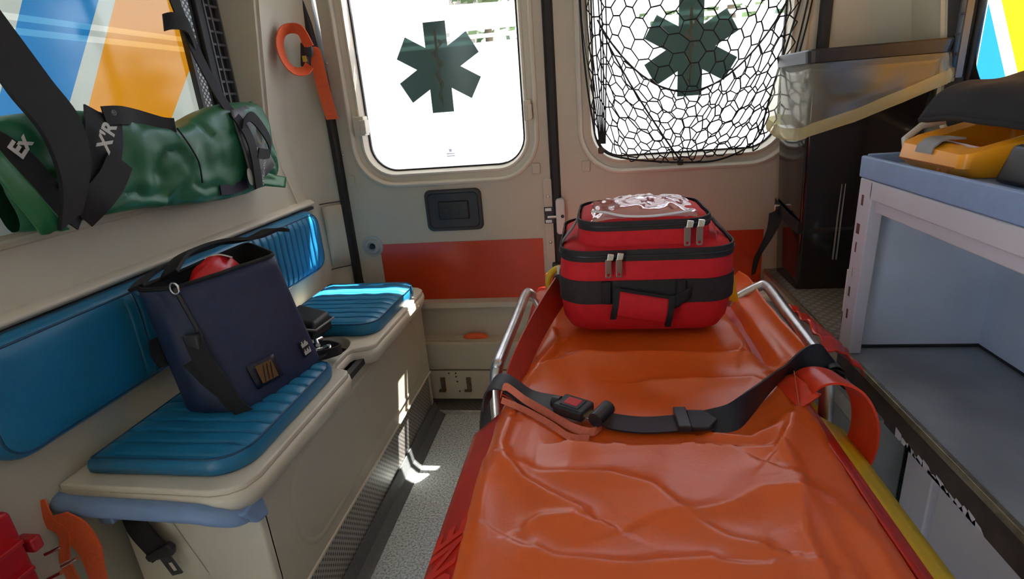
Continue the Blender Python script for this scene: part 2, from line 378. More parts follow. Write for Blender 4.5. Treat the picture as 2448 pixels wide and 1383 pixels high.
# recessed door handle: dark frame with a dished pull
def handle(d, cx, cz):
    lo = [rr(cx-w, cx+w, cz-h, cz+h, r, 6, 3) for w, h, r in ((.103, .074, .022), (.100, .071, .021), (.092, .063, .018), (.088, .059, .017), (.060, .036, .008))]
    ys = (YD-.001, YD-.011, YD-.012, YD-.007, YD-.004)
    h = obj('door_handle', B().loft([[(x, y, z) for x, z in l] for l, y in zip(lo, ys)], False, True), DGREY, d, bevel=.001)
    lo = [rr(cx-w, cx+w, cz-hh, cz+hh, .005, 3, 2) for w, hh in ((.056, .033), (.053, .030))]
    b = B().loft([[(x, y, z) for x, z in l] for l, y in zip(lo, (YD-.003, YD-.010))], False, True); obj('pull_lever', b, BLACKP, h, bevel=.002)
    b = B().grid(lambda u, v: (cx-.022+.044*u, YD-.0105+.006*math.sin(math.pi*v)*math.sin(math.pi*u), cz-.026+.052*v), 8, 8); obj('finger_dish', b, DGREY, h, smooth=True)
handle(D1, -.495, .770)
# round door-stop grommet
b = B(); c = V((-.818, YD, .650))
def ring(r, y, n=24): return [(c.x+r*math.cos(2*math.pi*k/n), y, c.z+r*math.sin(2*math.pi*k/n)) for k in range(n)]
b.loft([ring(.040, YD), ring(.040, YD-.003), ring(.030, YD-.004), ring(.026, YD-.010), ring(.017, YD-.011), ring(.014, YD-.004)], False, True)
g = obj('door_stop', b, mat('pale_grey_plastic', (.40, .42, .40), .5), D1, smooth=True); g.modifiers.new('e', 'EDGE_SPLIT')
b = B().loft([ring(.011, YD-.0045), ring(.009, YD-.012)], False, True); obj('stop_plug', b, BLACKP, g)
# orange reflective panels
b = B().box((-.790, YD-.003, .437), (-.187, YD-.0005, .655)); obj('reflective_panel', b, REFLO, D1)
b = B().box((-.080, YD-.003, .425), (.548, YD-.0005, .655)); obj('reflective_panel', b, REFLO, D2)
# lower storage pocket of door 1: recess, rounded mouth, lip and bottom panel
def pocket(d, x0, x1):
    out = rr(x0, x1, .16, .437, 0, 5, 3); inn = rr(x0+.03, x1-.045, .285, .415, .03, 5, 3)
    b = B().loft([[(x, YD-.001, z) for x, z in out], [(x, YD-.040, z) for x, z in rr(x0+.004, x1-.004, .164, .433, .004, 5, 3)], [(x, YD-.042, z) for x, z in inn], [(x, YD-.004, z) for x, z in rr(x0+.034, x1-.05, .289, .411, .028, 5, 3)]], False, True)
    p = obj('door_pocket', b, DOORM, d)
    b = B().loft([[(x, YD-.040, .280), (x, YD-.052, .283), (x, YD-.060, .277), (x, YD-.058, .262), (x, YD-.047, .165), (x, YD-.040, .162)] for x in (x0+.005, x1-.02)])
    obj('pocket_lip', b, DOORM, p, bevel=.006)
    b = B().box((x0, YD-.045, .035), (x1, YD, .157)); q = obj('sill_panel', b, DOORM, p, bevel=.004)
    for hx in (-.602, -.500):
        b = B().box((hx-.009, YD-.050, .075), (hx+.009, YD-.0445, .130)); k = obj('bracket_slot', b, mat('rusty_metal', (.16, .11, .07), .6, .4, var=.3, vscale=80), q)
        b = B().box((hx-.018, YD-.058, .072), (hx+.009, YD-.0445, .078)); obj('bracket_hook', b, MATS['rusty_metal'], k, bevel=.001)
    for hx, hz in ((-.575, .148), (-.548, .148), (-.548, .133), (-.545, .112), (-.540, .070)):
        b = B().tube([(hx, YD-.0465, hz), (hx, YD-.044, hz)], .0035, 8); obj('screw_hole', b, BLACKP, q)
pocket(D1, -.860, -.155)
b = B().box((-.110, YD-.045, .035), (.60, YD, .30)); obj('sill_panel', b, DOORM, D2, bevel=.004)
b = B().sphere((-.46, YD-.022, .288), .05, (1, .3, .35), 14, 8); obj('pocket_cloth', b, ORANGEW, D1, smooth=True)
# latch between the doors
b = B().loft([[(x, y, z) for x, z in rr(-.176, -.146, .49, .865, .012, 5, 3)] for y in (YD-.006, YD-.001)]); lp = obj('latch_plate', b, DOORM, D1, bevel=.002)
for z in (.800, .640): b = B().sphere((-.160, YD-.007, z), .0055, (1, .5, 1), 8, 6); obj('screw', b, CHROME, lp, smooth=True)
b = B().box((-.176, YD-.009, .708), (-.140, YD-.005, .765)); k = obj('latch_mouth', b, BLACKP, lp)
b = B().box((-.172, YD-.013, .752), (-.150, YD-.008, .762)).box((-.172, YD-.013, .711), (-.150, YD-.008, .721)); obj('latch_jaw', b, CHROME, k)
b = B().box((-.165, YD-.018, .727), (-.120, YD-.009, .736)); obj('latch_bolt', b, CHROME, k, bevel=.002)
b = B().loft([[(x, y, z) for x, z in rr(-.134, -.103, .672, .795, .010, 4, 3)] for y in (YD-.030, YD-.004)]); kh = obj('latch_handle', b, mat('pale_metal', (.55, .53, .50), .35, .3), D2, bevel=.003)
b = B().tube([(-.112, YD-.032, .735), (-.112, YD-.029, .735)], .006, 10); obj('keyhole', b, BLACKP, kh)
b = B().box((-.156, YD-.03, .545), (-.112, YD-.005, .568)); obj('stop_block', b, BLACKP, D2, bevel=.002)
for z in (1.37, .95): b = B().sphere((.64, YD-.004, z), .006, (1, .6, 1), 8, 6); obj('rivet', b, DGREY, D2, smooth=True)

# ------------------------------------------------------------------ rear windows: glass, white film with clear strips, star emblem
def star(cx, cz, R, w, n=6):
    P = []
    for k in range(n):
        a = math.pi/2+k*math.pi/3; d = V((math.cos(a), math.sin(a))); q = V((-d.y, d.x))
        for s in (-1, 1): P.append((cx+d.x*R+q.x*s*w/2, cz+d.y*R+q.y*s*w/2))
        a2 = a+math.pi/6; P.append((cx+math.cos(a2)*w, cz+math.sin(a2)*w))
    return P
def rear_window(name, x0, x1, z0, z1, scx, scz):
    G = rr(x0, x1, z0, z1, .10, 8, 2)
    y = YD+.047
    w = struct(obj(name, B().loft([[(x, y, z) for x, z in G], [(x, y+.004, z) for x, z in G]], True, True), GLASS))
    t0, t1 = 1.434, 1.417                                     # slanted upper hem of the film
    nx, nz = -(t1-t0)/(x1-x0), 1.0
    bands = [(0, 1.306, None), (1.3185, 1.331, None), (1.343, None, (nx, nz, t0+nx*x0))]
    for lo, hi, sl in bands:
        p = clip(G, (0, -1), -lo)
        if hi: p = clip(p, (0, 1), hi)
        if sl: p = clip(p, (sl[0], sl[1]), sl[2])
        obj('white_film', B().add([(a, y-.001, c) for a, c in p], [tuple(range(len(p)))]), FWHITE, w)
    s = obj('star_emblem', B().prism([(a, y-.004, c) for a, c in star(scx, scz, .141, .075)], (0, .001, 0)), FSTAR, w)
    pts = [(scx, y-.005, scz+.115-.235*k/20) for k in range(21)]
    obj('emblem_rod', B().ribbon(pts, [(.0045*(1-.6*k/20), 0, 0) for k in range(21)], .0008), FSNAKE, s)
    sn = [(scx+(.017-.009*k/60)*math.sin(.6+k*.31), y-.0058, scz+.085-.19*k/60) for k in range(61)]
    obj('emblem_snake', B().ribbon(sn, [(.0065*(1-.75*k/60)*(.4 if k < 2 else 1), 0, .002) for k in range(61)], .0008), FSNAKE, s)
    return w
rear_window('window_1', -.780, -.235, .917, 1.585, -.506, 1.240)
W2 = rear_window('window_2', .005, .576, .920, 1.585, .305, 1.232)
# the small maker's mark near the lower edge of window 1 glass
b = B().box((-.512, YD+.0455, .958), (-.482, YD+.0457, .962)).box((-.512, YD+.0455, .950), (-.482, YD+.0457, .954)).box((-.502, YD+.0455, .966), (-.492, YD+.0457, .976))
obj('glass_mark', b, film('mark_film', (.55, .56, .60), .8), bpy.data.objects['window_1'])

# ------------------------------------------------------------------ side windows with livery film
FWH2 = film('cream_window_film', (.27, .31, .28), .8)
PALE = {'blue_window_film': film('pale_blue_band_film', (.05, .21, .38), .8), 'yellow_window_film': film('pale_yellow_band_film', (.50, .27, .05), .8), 'cream_window_film': film('pale_cream_band_film', (.40, .44, .41), .8)}
def side_window(name, x, sgn, y0, y1, z0, z1, stripes):
    """stripes: list of (material, y at z=1.40 of both edges, y at z=1.00 of both edges)"""
    G = rr(y0, y1, z0, z1, .09, 6, 2)
    w = struct(obj(name, B().loft([[(x+sgn*.004, y, z) for y, z in G], [(x+sgn*.008, y, z) for y, z in G]]), GLASS))
    bands = [(0, 1.306, 0), (1.306, 1.3185, 1), (1.3185, 1.331, 0), (1.331, 1.343, 1), (1.343, 9, 0)]
    for m0, (a0, a1), (c0, c1) in stripes:
        for lo, hi, pale in bands:
            m = PALE[m0.name] if pale else m0
            p = clip(clip(G, (0, -1), -lo), (0, 1), hi)
            if not p: continue
            # left edge: keep y >= line, right edge: keep y <= line
            kl = (a0-c0)/.4; kr = (a1-c1)/.4
            p = clip(p, (-1, kl), -(c0-kl*1.0))
            if p: p = clip(p, (1, -kr), c1-kr*1.0)
            if p and len(p) > 2: obj('livery_film', B().add([(x+sgn*.003, q, z) for q, z in p], [tuple(range(len(p)))]), m, w)
    return w
W3 = side_window('window_3', -1.062, -1, .345, 1.455, .995, 1.61,
    [(FWH2, (-1, .62), (-1, .40)), (FBLUE, (.62, .70), (.40, .48)), (FWH2, (.70, 1.050), (.48, .800)), (FBLUE, (1.050, 1.217), (.800, .930)), (FWH2, (1.217, 1.260), (.930, .983)),
     (FYEL, (1.260, 1.585), (.983, 1.205)), (FWH2, (1.585, 3), (1.205, 3))])
W4 = side_window('window_4', .93, 1, .36, 1.60, .985, 1.61,
    [(FBLUE, (1.695, 3), (1.435, 3)), (FWH2, (1.648, 1.695), (1.395, 1.435)), (FYEL, (1.2, 1.648), (.96, 1.395)), (FWH2, (1.15, 1.2), (.91, .96)), (FBLUE, (-1, 1.15), (-1, .91))])
# black edge trims, dotted border and vent grilles at the rear end of the side windows
b = B().box((-1.066, 1.452, .99), (-1.050, 1.466, 1.62)); obj('pane_edge_trim', b, BLACKP, W3, bevel=.002)
b = B().box((-1.066, 1.466, .99), (-1.058, 1.505, 1.62)); obj('dotted_border', b, FRIT, W3)
b = B().box((-1.069, 1.505, .98), (-1.057, 1.62, 1.63)); obj('vent_backing', b, RUBBER, W3)
b = B().box((-1.058, 1.515, .985), (-1.045, 1.545, 1.63)); obj('pane_surround', b, RUBBER, W3, bevel=.004)
GRIL = mat('grey_vent_plastic', (.10, .10, .105), .4)
for k in range(18):
    z = 1.035+k*.033; b = B().box((-1.056, 1.548, z-.003), (-1.046, 1.612, z+.003)); obj('vent_slat', b, GRIL, W3)
for y in (1.549, 1.572, 1.611): b = B().box((-1.056, y-.003, 1.03), (-1.044, y+.003, 1.60)); obj('vent_bar', b, GRIL, W3)
b = B().box((.915, 1.598, .96), (.934, 1.652, 1.64)); obj('pane_surround', b, RUBBER, W4, bevel=.008)
loops = [[(.925-k*.012, y, z) for y, z in rr(.31-g, 1.70+g, .955-g, 1.66+g, .11, 6, 6)] for k, g in ((0, 0), (1, -.01), (1, -.05), (0, -.10))]
obj('window_gasket', B().loft(loops, False, False), RUBBER, W4, smooth=True)
for k in range(12):
    z = 1.10+k*.045; b = B().box((.885, 1.590, z-.003), (.899, 1.640, z+.003)); obj('vent_slat', b, GRIL, W4)
for y in (1.592, 1.614, 1.638): b = B().box((.883, y-.003, 1.09), (.898, y+.003, 1.60)); obj('vent_bar', b, GRIL, W4)

# ------------------------------------------------------------------ outside: ground, trees
b = B().box((-30, -30, -.75), (30, 30, -.70)); gr = obj('ground', b, mat('pale_concrete_yard', (.42, .40, .37), .8, var=.12, vscale=.8)); gr['kind'] = 'structure'
b = B().box((-2.5, .25, -.70), (-2.2, 12, 4.6)); ow_ = obj('sky_block_wall', b, mat('grey_sky_block', (.16, .155, .15), .85, var=.2, vscale=1.5)); ow_['kind'] = 'structure'  # added unseen wall, blocks the sky so the left window film stays dim
LEAF = mat('leaf_green', (.05, .11, .03), .6, var=.4, vscale=3); BARK = mat('bark', (.10, .075, .05), .8)
for i, (tx, ty, th, lab) in enumerate(((-6.2, 9.5, 3.2, 'leafy green tree behind the van, leftmost through the rear glass'), (-1.9, 11.0, 3.5, 'leafy green tree standing behind the star on the left rear door'), (2.3, 10.5, 3.3, 'leafy green tree behind the netted rear window'))):
    t = thing('tree', lab, 'tree', (tx, ty, -.70), 'trees behind the van')
    obj('trunk', B().tube([(tx, ty, -.7), (tx+.1, ty, .8), (tx, ty+.1, th-.8)], [.16, .12, .06], 8), BARK, t, smooth=True)
    lv = B()
    for k in range(900):
        a = random.uniform(0, 6.283); q = random.uniform(-1, 1); r = random.random()**.4*1.7
        c = V((tx+r*math.sqrt(1-q*q)*math.cos(a)*1.1, ty+r*math.sqrt(1-q*q)*math.sin(a), th-.1+q*r*.8)); n = V((random.gauss(0, 1), random.gauss(0, 1), random.gauss(0, 1))).normalized()
        e = n.orthogonal().normalized()*.14; f = n.cross(e)*.55
        lv.add([c-e, c+f, c+e, c-f], [(0, 1, 2, 3)])
    fo = obj('foliage', lv, LEAF, t); fo['kind'] = 'stuff'

# ================================================================== BENCH
bench = thing('bench', 'long beige moulded storage bench with open-fronted lid along the left wall', 'bench', (-.8, 1.25, 0))
# body: near end panel, front panel with a raised oval field, kick plate, far end
b = B().box((-.93, .747, .0), (-.630, .775, .485)); ep = obj('end_panel', b, CREAM, bench, bevel=.008, seg=3)
b = B().box((-.650, .760, .185), (-.630, 1.785, .485)); fp = obj('front_panel', b, BEIGE, bench, bevel=.004)
lo = [[(x, y, z) for y, z in rr(.84+g, 1.705-g, .215+g, .455-g, max(.01, .10-g), 7, 4)] for g, x in ((0, -.6305), (.004, -.628), (.012, -.628), (.016, -.6300))]
obj('panel_bead', B().loft(lo, False, False), BEIGE, fp, smooth=True)
b = B().box((-.648, .750, .0), (-.634, 1.785, .186)); obj('kick_plate', b, PERF, bench)
b = B().box((-.640, .760, .181), (-.626, 1.785, .189)); obj('kick_trim', b, CREAM, bench, bevel=.002)
b = B().box((-.95, 1.765, .0), (-.633, 1.785, .485)); obj('far_end_panel', b, BEIGE, bench)
# lid with hand-hold notch, cup hollow and raised hem
o = [(-.966, .700)]+[(-.645+.045*math.sin(a), .735-.045*math.cos(a)) for a in [math.pi/2*k/6 for k in range(7)]]
o = [(-.966, .695), (-.665, .690), (-.635, .697), (-.612, .715), (-.602, .745), (-.600, 1.115), (-.606, 1.130), (-.650, 1.150), (-.655, 1.165), (-.655, 1.235), (-.648, 1.250), (-.605, 1.268), (-.594, 1.285), (-.590, 1.690), (-.596, 1.722), (-.618, 1.745), (-.650, 1.752), (-.966, 1.752)]
cup = [(-.725+.062*math.cos(2*math.pi*k/28), 1.255+.075*math.sin(2*math.pi*k/28)) for k in range(28)]
lid = plate('lid', o, [cup], lambda x, y: (x, y, .532), (0, 0, -.014), CREAM, bench, bevel=.004)
b = B().loft([[(x, y, .520) for x, y in o], [(x+(.0 if x < -.9 else .004), y, .505) for x, y in o], [(x-(.0 if x < -.9 else .004), y, .482) for x, y in o]], False, False); obj('lid_skirt', b, CREAM, bench, smooth=True, solid=.004)
b = B().loft([[(x, y, .530) for x, y in cup], [(-.725+(x+.725)*.93, 1.255+(y-1.255)*.93, .490) for x, y in cup]], False, True); obj('cup_hollow', b, CREAM, lid, smooth=True)
b = B().box((-.66, 1.10, .484), (-.622, 1.29, .500)); obj('notch_floor', b, DGREY, bench)
b = B().box((-.90, .75, .485), (-.64, 1.75, .500)); obj('lid_gasket', b, RUBBER, bench)
# blue grab handle on the near end
pts = cat([(-.972, .735, .498), (-.965, .690, .500), (-.93, .680, .500), (-.82, .680, .497), (-.70, .682, .492), (-.660, .688, .482), (-.634, .705, .468), (-.626, .738, .460)], 6)
gh = obj('grab_handle', B().tube(pts, .0175, 14), BLUEP, bench, smooth=True)
b = B().hexa([(-.690, .720, .440), (-.608, .720, .440), (-.604, .748, .438), (-.690, .748, .438), (-.668, .700, .478), (-.612, .690, .482), (-.612, .748, .492), (-.690, .748, .470)]); obj('handle_mount', b, BLUEP, gh, bevel=.006)
b = B().box((-.905, .690, .450), (-.875, .748, .486)); obj('handle_mount', b, BLUEP, gh, bevel=.004)
# recess in the end panel where the belt comes out
b = B().grid(lambda u, v: (-.93+.10*u+.06*v, .7455-.003*math.sin(math.pi*u), .455-.17*v), 8, 8); obj('belt_recess', b, CREAM, ep, smooth=True)

# seat belt tongue hanging on the bench end
sb = thing('seat_belt', 'black seat belt tongue on a short webbing hanging at the bench end', 'seat belt', (-.85, .73, .31))
path = cat([(-.900, .742, .448), (-.880, .728, .440), (-.862, .722, .405), (-.842, .722, .365), (-.835, .720, .350)], 5)
obj('webbing', B().ribbon(path, [(.012+.012*min(1, k/8), 0, .006+.010*min(1, k/8)) for k in range(len(path))], .003), BLACKF, sb, smooth=True)
b = B().prism([(-.868, .714, .352), (-.862, .714, .338), (-.805, .714, .358), (-.800, .714, .376), (-.812, .714, .386)], (0, .014, 0)); obj('tongue_cover', b, BLACKP, sb, bevel=.004)
o = [(-.842, .348), (-.818, .356), (-.802, .312), (-.826, .304)]; h = [(-.829, .334), (-.817, .338), (-.810, .317), (-.822, .313)]
plate('tongue', o, [h], lambda x, z: (x, .720, z), (0, .003, 0), mat('dark_steel', (.10, .10, .11), .35, .8), sb)

# cushions ----------------------------------------------------------
def cushion(name, label, out, z0, h, pitch, y0):
    n = len(out); cx = sum(p[0] for p in out)/n; cy = sum(p[1] for p in out)/n
    t = thing(name, label, 'cushion', (cx, cy, z0), 'blue bench seat cushions')
    sc = lambda s, z: [(cx+(x-cx)*s, cy+(y-cy)*s, z) for x, y in out]
    b = B().loft([sc(.965, z0+.001), sc(.995, z0+.006), sc(1.0, z0+h*.5), sc(.985, z0+h*.82), sc(.955, z0+h*.95)], True, False)
    obj('side_band', b, BLUEV, t, smooth=True)
    xs = [p[0] for p in out]; ys = [p[1] for p in out]; NX, NY = 26, 180
    b = B(); inner = sc(.956, 0)
    def inside_scale(y):   # chord of the outline at this y
        I = []
        for i in range(n):
            p, q = inner[i], inner[(i+1) % n]
            if (p[1]-y)*(q[1]-y) <= 0 and p[1] != q[1]: I.append(p[0]+(q[0]-p[0])*(y-p[1])/(q[1]-p[1]))
        return (min(I), max(I)) if len(I) > 1 else (cx, cx)
    ylo = min(p[1] for p in inner)+1e-4; yhi = max(p[1] for p in inner)-1e-4
    def f(u, v):
        y = ylo+(yhi-ylo)*v; a, c = inside_scale(y); x = a+(c-a)*u
        e = min(1, min(u, 1-u)*9)*min(1, min(v, 1-v)*12)
        ph = ((y-y0)/pitch) % 1.0; d = min(ph, 1-ph)*pitch
        groove = -.008*math.exp(-(d/.0026)**2)*min(1, e*1.5); puff = .002*math.sin(math.pi*ph)
        w = .0022*noise.noise(V((x*25, y*25, 3)))
        return (x, y, z0+h*.95+(.006+puff+w)*e**.5+groove)
    b.grid(f, NX, NY); top = obj('pleated_top', b, BLUEV, t, smooth=True)
    obj('piping', B().tube([(p[0], p[1], z0+h*.955) for p in sc(.957, 0)], .0022, 6, True), mat('dark_blue_piping', (.005, .06, .14), .4), t, smooth=True)
    return t
near = [(-.925, .722), (-.690, .722)]+[(-.690+.066*math.sin(a), .790-.068*math.cos(a)) for a in [math.pi/2*k/8 for k in range(1, 9)]]+[(-.624, 1.085), (-.634, 1.110), (-.655, 1.120), (-.925, 1.120)]
cushion('seat_cushion', 'ribbed blue vinyl seat pad under the open navy bag', near, .5325, .036, .036, .735)
far = [(-.925, 1.325), (-.660, 1.325)]+[(-.660+.050*math.sin(a), 1.375-.050*math.cos(a)) for a in [math.pi/2*k/6 for k in range(1, 7)]]+[(-.604, 1.62)]+[(-.660+.056*math.cos(a), 1.645+.060*math.sin(a)) for a in [math.pi/2*k/6 for k in range(7)]]+[(-.925, 1.705)]
cushion('seat_cushion', 'ribbed blue vinyl seat pad at the door end, striped by sunlight', far, .5325, .036, .036, 1.34)
# long backrest pad
bk = thing('back_cushion', 'long blue vinyl backrest pad with vertical pleats fixed to the left wall', 'cushion', (-.95, 1.17, .62))
Y0, Y1, Z0, Z1 = .605, 1.735, .622, .826
lo = [[(x, y, z) for y, z in rr(Y0+g, Y1-g, Z0+g, Z1-g, .055, 8, 8)] for g, x in ((.006, -.967), (0, -.960), (0, -.945), (.004, -.934), (.012, -.929))]
obj('side_band', B().loft(lo, True, False), BLUEV, bk, smooth=True)
def bf(u, v):
    y = Y0+.012+(Y1-Y0-.024)*u
    dy = min(y-(Y0+.012), (Y1-.012)-y); c = .043; dz = 0 if dy >= c else c-math.sqrt(max(0, c*c-(c-dy)**2))
    z = (Z0+.012+dz)+(Z1-Z0-.024-2*dz)*v
    e = min(1, v*8, (1-v)*8, dy*30); x = -.929+.007*e**.5+.002*noise.noise(V((y*12, z*18, 1)))*e
    if y > .90:
        ph = ((y-.90)/.030) % 1; d = min(ph, 1-ph)*.030; x -= .008*math.exp(-(d/.0026)**2)*min(1, e*1.5); x += .0018*math.sin(math.pi*ph)*e
    return (x, y, z)
obj('pleated_face', B().grid(bf, 520, 18), BLUEV, bk, smooth=True)
obj('piping', B().tube([(-.929, y, z) for y, z in rr(Y0+.012, Y1-.012, Z0+.012, Z1-.012, .043, 8, 8)], .0022, 6, True), MATS['dark_blue_piping'], bk, smooth=True)

# ================================================================== NAVY BAG ON THE BENCH
nb = thing('shoulder_bag', 'open-topped navy nylon bag with black strap standing on the blue bench pad', 'bag', (-.74, 1.0, .572))
zb = .573
Abot = [V((-.835, .868, zb)), V((-.705, .874, zb)), V((-.652, 1.112, zb)), V((-.800, 1.130, zb))]
Atop = [V((-.868, .872, .835)), V((-.790, .884, .833)), V((-.690, 1.075, .842)), V((-.812, 1.160, .850))]
def bagloop(t, grow=0.0, rnd=.025, bulge=.012):
    P = [Abot[i].lerp(Atop[i], t) for i in range(4)]; c = sum(P, V())/4; P = [c+(p-c)*(1+grow) for p in P]; out = []
    for i in range(4):
        p, q, o_ = P[i], P[(i+1) % 4], P[i-1]
        d1 = (o_-p).normalized(); d2 = (q-p).normalized(); a = p+d1*rnd; e = p+d2*rnd
        for k in range(5):
            s = k/4; out.append((a*(1-s)**2+p*2*s*(1-s)+e*s*s))
        nxt = P[(i+1) % 4]; f = nxt-d2*rnd; nrm = V((d2.y, -d2.x, 0))
        for k in range(1, 5):
            s = k/5; out.append(e.lerp(f, s)+nrm*bulge*math.sin(math.pi*s)*math.sin(math.pi*min(1, t+.15))+nrm*.004*noise.noise(V((s*4+i*7, t*5, 2))))
    return out
ts = [0, .03, .1, .2, .32, .45, .58, .7, .82, .92, 1]
b = B().loft([bagloop(t, -.02 if t == 0 else 0) for t in ts], True, False); body = obj('body', b, NAVY, nb, smooth=True, solid=.004)
b = B().loft([bagloop(t, -.05) for t in (1.0, .9, .6, .3, .08)], False, True); obj('lining', b, BLACKL, nb, smooth=True)
obj('rim_binding', B().tube(bagloop(1.0), .0045, 6, True), BLACKF, nb, smooth=True)
# lid flap folded back against the wall side
fl = cat([(-.835, .93, .845), (-.850, 1.00, .868), (-.835, 1.08, .872), (-.795, 1.15, .862), (-.765, 1.195, .872), (-.748, 1.205, .868)], 6)
obj('top_flap', B().ribbon(fl, [(-.022, 0, -.010 + .012*k/len(fl)) for k in range(len(fl))], .007), BLACKF, nb, smooth=True)
fl2 = cat([(-.872, .885, .836), (-.895, .95, .842), (-.890, 1.05, .852), (-.860, 1.13, .858)], 5)
obj('flap_hem', B().ribbon(fl2, (0.018, .0, .006), .006), BLACKF, nb, smooth=True)
# zip line, ring and corner strap on the near edge
obj('corner_zip', B().tube([bagloop(t)[11] + V((.003, -.004, 0)) for t in (.62, .7, .8, .9, 1)], .004, 6), BLACKP, nb, smooth=True)
obj('strap_ring', B().tube([(-.786+.009*math.cos(a), .880, .834+.011*math.sin(a)) for a in [2*math.pi*k/14 for k in range(14)]], .0022, 6, True), CHROME, nb, smooth=True)
sp = cat([bagloop(.66)[10]+V((.004, -.010, 0)), bagloop(.50)[10]+V((.006, -.018, 0)), bagloop(.30)[10]+V((.010, -.016, 0)), bagloop(.12)[10]+V((.010, -.012, 0)), bagloop(.02)[10]+V((.022, -.010, 0))], 6)
st = obj('side_strap', B().ribbon(sp, (.017, .004, .004), .003), BLACKF, nb, smooth=True)
p = bagloop(.60)[10]; b = B().box((p.x-.014, p.y-.018, p.z-.020), (p.x+.016, p.y-.006, p.z+.016)); obj('strap_buckle', b, DGREY, st, bevel=.004)
sp2 = cat([bagloop(.45)[8]+V((-.006, -.006, 0)), bagloop(.25)[9]+V((0, -.010, 0)), bagloop(.08)[11]+V((0, -.008, 0))], 6)
obj('loose_strap', B().ribbon(sp2, (.012, .002, .006), .003), BLACKF, nb, smooth=True)
bs = cat([bagloop(.62)[2]+V((-.004, -.004, 0)), bagloop(.5)[2]+V((-.012, -.004, 0)), bagloop(.4)[2]+V((-.004, -.004, 0))], 4)
obj('back_strap', B().ribbon(bs, (.004, .012, .0), .006), BLACKF, nb, smooth=True)
# front label window and side tag
def on_front(s, t, off=.003):       # s along the aisle face 0..1, t up
    L = bagloop(t); a = L[13]; q = [L[13], L[14], L[15], L[16], L[17], L[18]]; k = s*5; i = min(4, int(k)); p = q[i].lerp(q[i+1], k-i)
    return p+V((.96, -.22, .12))*off
b = B().grid(lambda u, v: on_front(.10+.34*u, .10+.20*v, .007), 6, 4); lb = obj('label_pocket', b, mat('dark_navy_patch', (.012, .014, .03), .35), nb, smooth=True, solid=.002)
b = B().grid(lambda u, v: on_front(.17+.20*u, .125+.15*v, .0105), 4, 3); lw = obj('label_card', b, mat('brown_card', (.16, .085, .03), .4), lb, smooth=True)
for k in range(3):
    b = B().grid(lambda u, v: on_front(.20+.045*k+.012*u+.05*v, .13+.13*v, .0115), 1, 4); obj('card_stripe', b, BLACKP, lw)
b = B().grid(lambda u, v: on_front(.84+.14*u, .12+.14*v, .006), 4, 3); tg = obj('side_tag', b, BLACKF, nb, smooth=True, solid=.002)
for row, n_ in ((.205, 6), (.135, 7)):      # two woven lines of tiny, unreadable print
    for k in range(n_):
        b = B().grid(lambda u, v: on_front(.850+.125*(k+.8*u)/n_, row+(.040+.012*math.sin(k*2.3+row*90))*v, .0085), 1, 1); obj('woven_mark', b, LABELW, tg)
# bundled strap clip with metal ring at the lower right
cl = thing('strap_clip', 'black strap end with shiny metal snap hook beside the navy bag', 'strap', (-.67, 1.17, .535))
obj('loop', B().ribbon(cat([(-.668, 1.118, .578), (-.640, 1.150, .572), (-.648, 1.195, .562), (-.690, 1.205, .566), (-.705, 1.170, .574)], 6), (0, 0, .012), .004), BLACKF, cl, smooth=True)
obj('snap_hook', B().tube([(-.672+.018*math.cos(a), 1.152+.020*math.sin(a), .578+.004*math.sin(a*2)) for a in [2*math.pi*k/18 for k in range(18)]], .0035, 6, True), CHROME, cl, smooth=True)
obj('swivel', B().tube([(-.690, 1.165, .582), (-.705, 1.185, .586), (-.700, 1.205, .584)], .006, 8), CHROME, cl, smooth=True)
obj('webbing_end', B().ribbon(cat([(-.690, 1.06, .577), (-.662, 1.10, .577), (-.660, 1.13, .578)], 5), (.010, .004, 0), .003), BLACKF, cl, smooth=True)
# red pouch inside the navy bag
rp = thing('red_pouch', 'shiny red pouch with pale trim lying inside the navy bag', 'pouch', (-.78, .99, .74))
def lump(c, r, amp, seed, nu=28, nv=16):
    c = V(c); loops = []
    for j in range(1, nv):
        a = math.pi*j/nv; l = []
        for i in range(nu):
            d = V((math.sin(a)*math.cos(2*math.pi*i/nu), math.sin(a)*math.sin(2*math.pi*i/nu), -math.cos(a)))
            k = 1+amp*noise.noise(d*1.8+V((seed, 0, 0))); l.append(c+V((d.x*r[0]*k, d.y*r[1]*k, d.z*r[2]*k)))
        loops.append(l)
    return B().loft(loops)
obj('body', lump((-.790, 1.000, .800), (.034, .078, .058), .15, 4), mat('red_gloss_nylon', (.62, .006, .012), .35), rp, smooth=True)
obj('trim_band', B().ribbon(cat([(-.812, 1.010, .856), (-.790, 1.025, .860), (-.766, 1.035, .850)], 5), (.006, -.008, .002), .003), LABELW, rp, smooth=True)
# black zip case behind the navy bag
bc = thing('zip_case', 'small black zip case with grey piping between bag and far seat pad', 'case', (-.75, 1.29, .565))
P8 = [(-.850, 1.235, .572), (-.725, 1.215, .572), (-.712, 1.300, .572), (-.835, 1.335, .572)]
b = B().hexa([V(p) for p in P8]+[V((-.835, 1.250, .622)), V((-.732, 1.240, .612)), V((-.722, 1.312, .618)), V((-.826, 1.345, .630))]); obj('shell', b, mat('black_nylon', (.01, .014, .014), .5), bc, bevel=.010, seg=3)
obj('piping', B().tube([(-.838, 1.244, .600), (-.724, 1.226, .596), (-.712, 1.306, .600), (-.826, 1.344, .606)], .0035, 6, True), GREYL, bc, smooth=True)

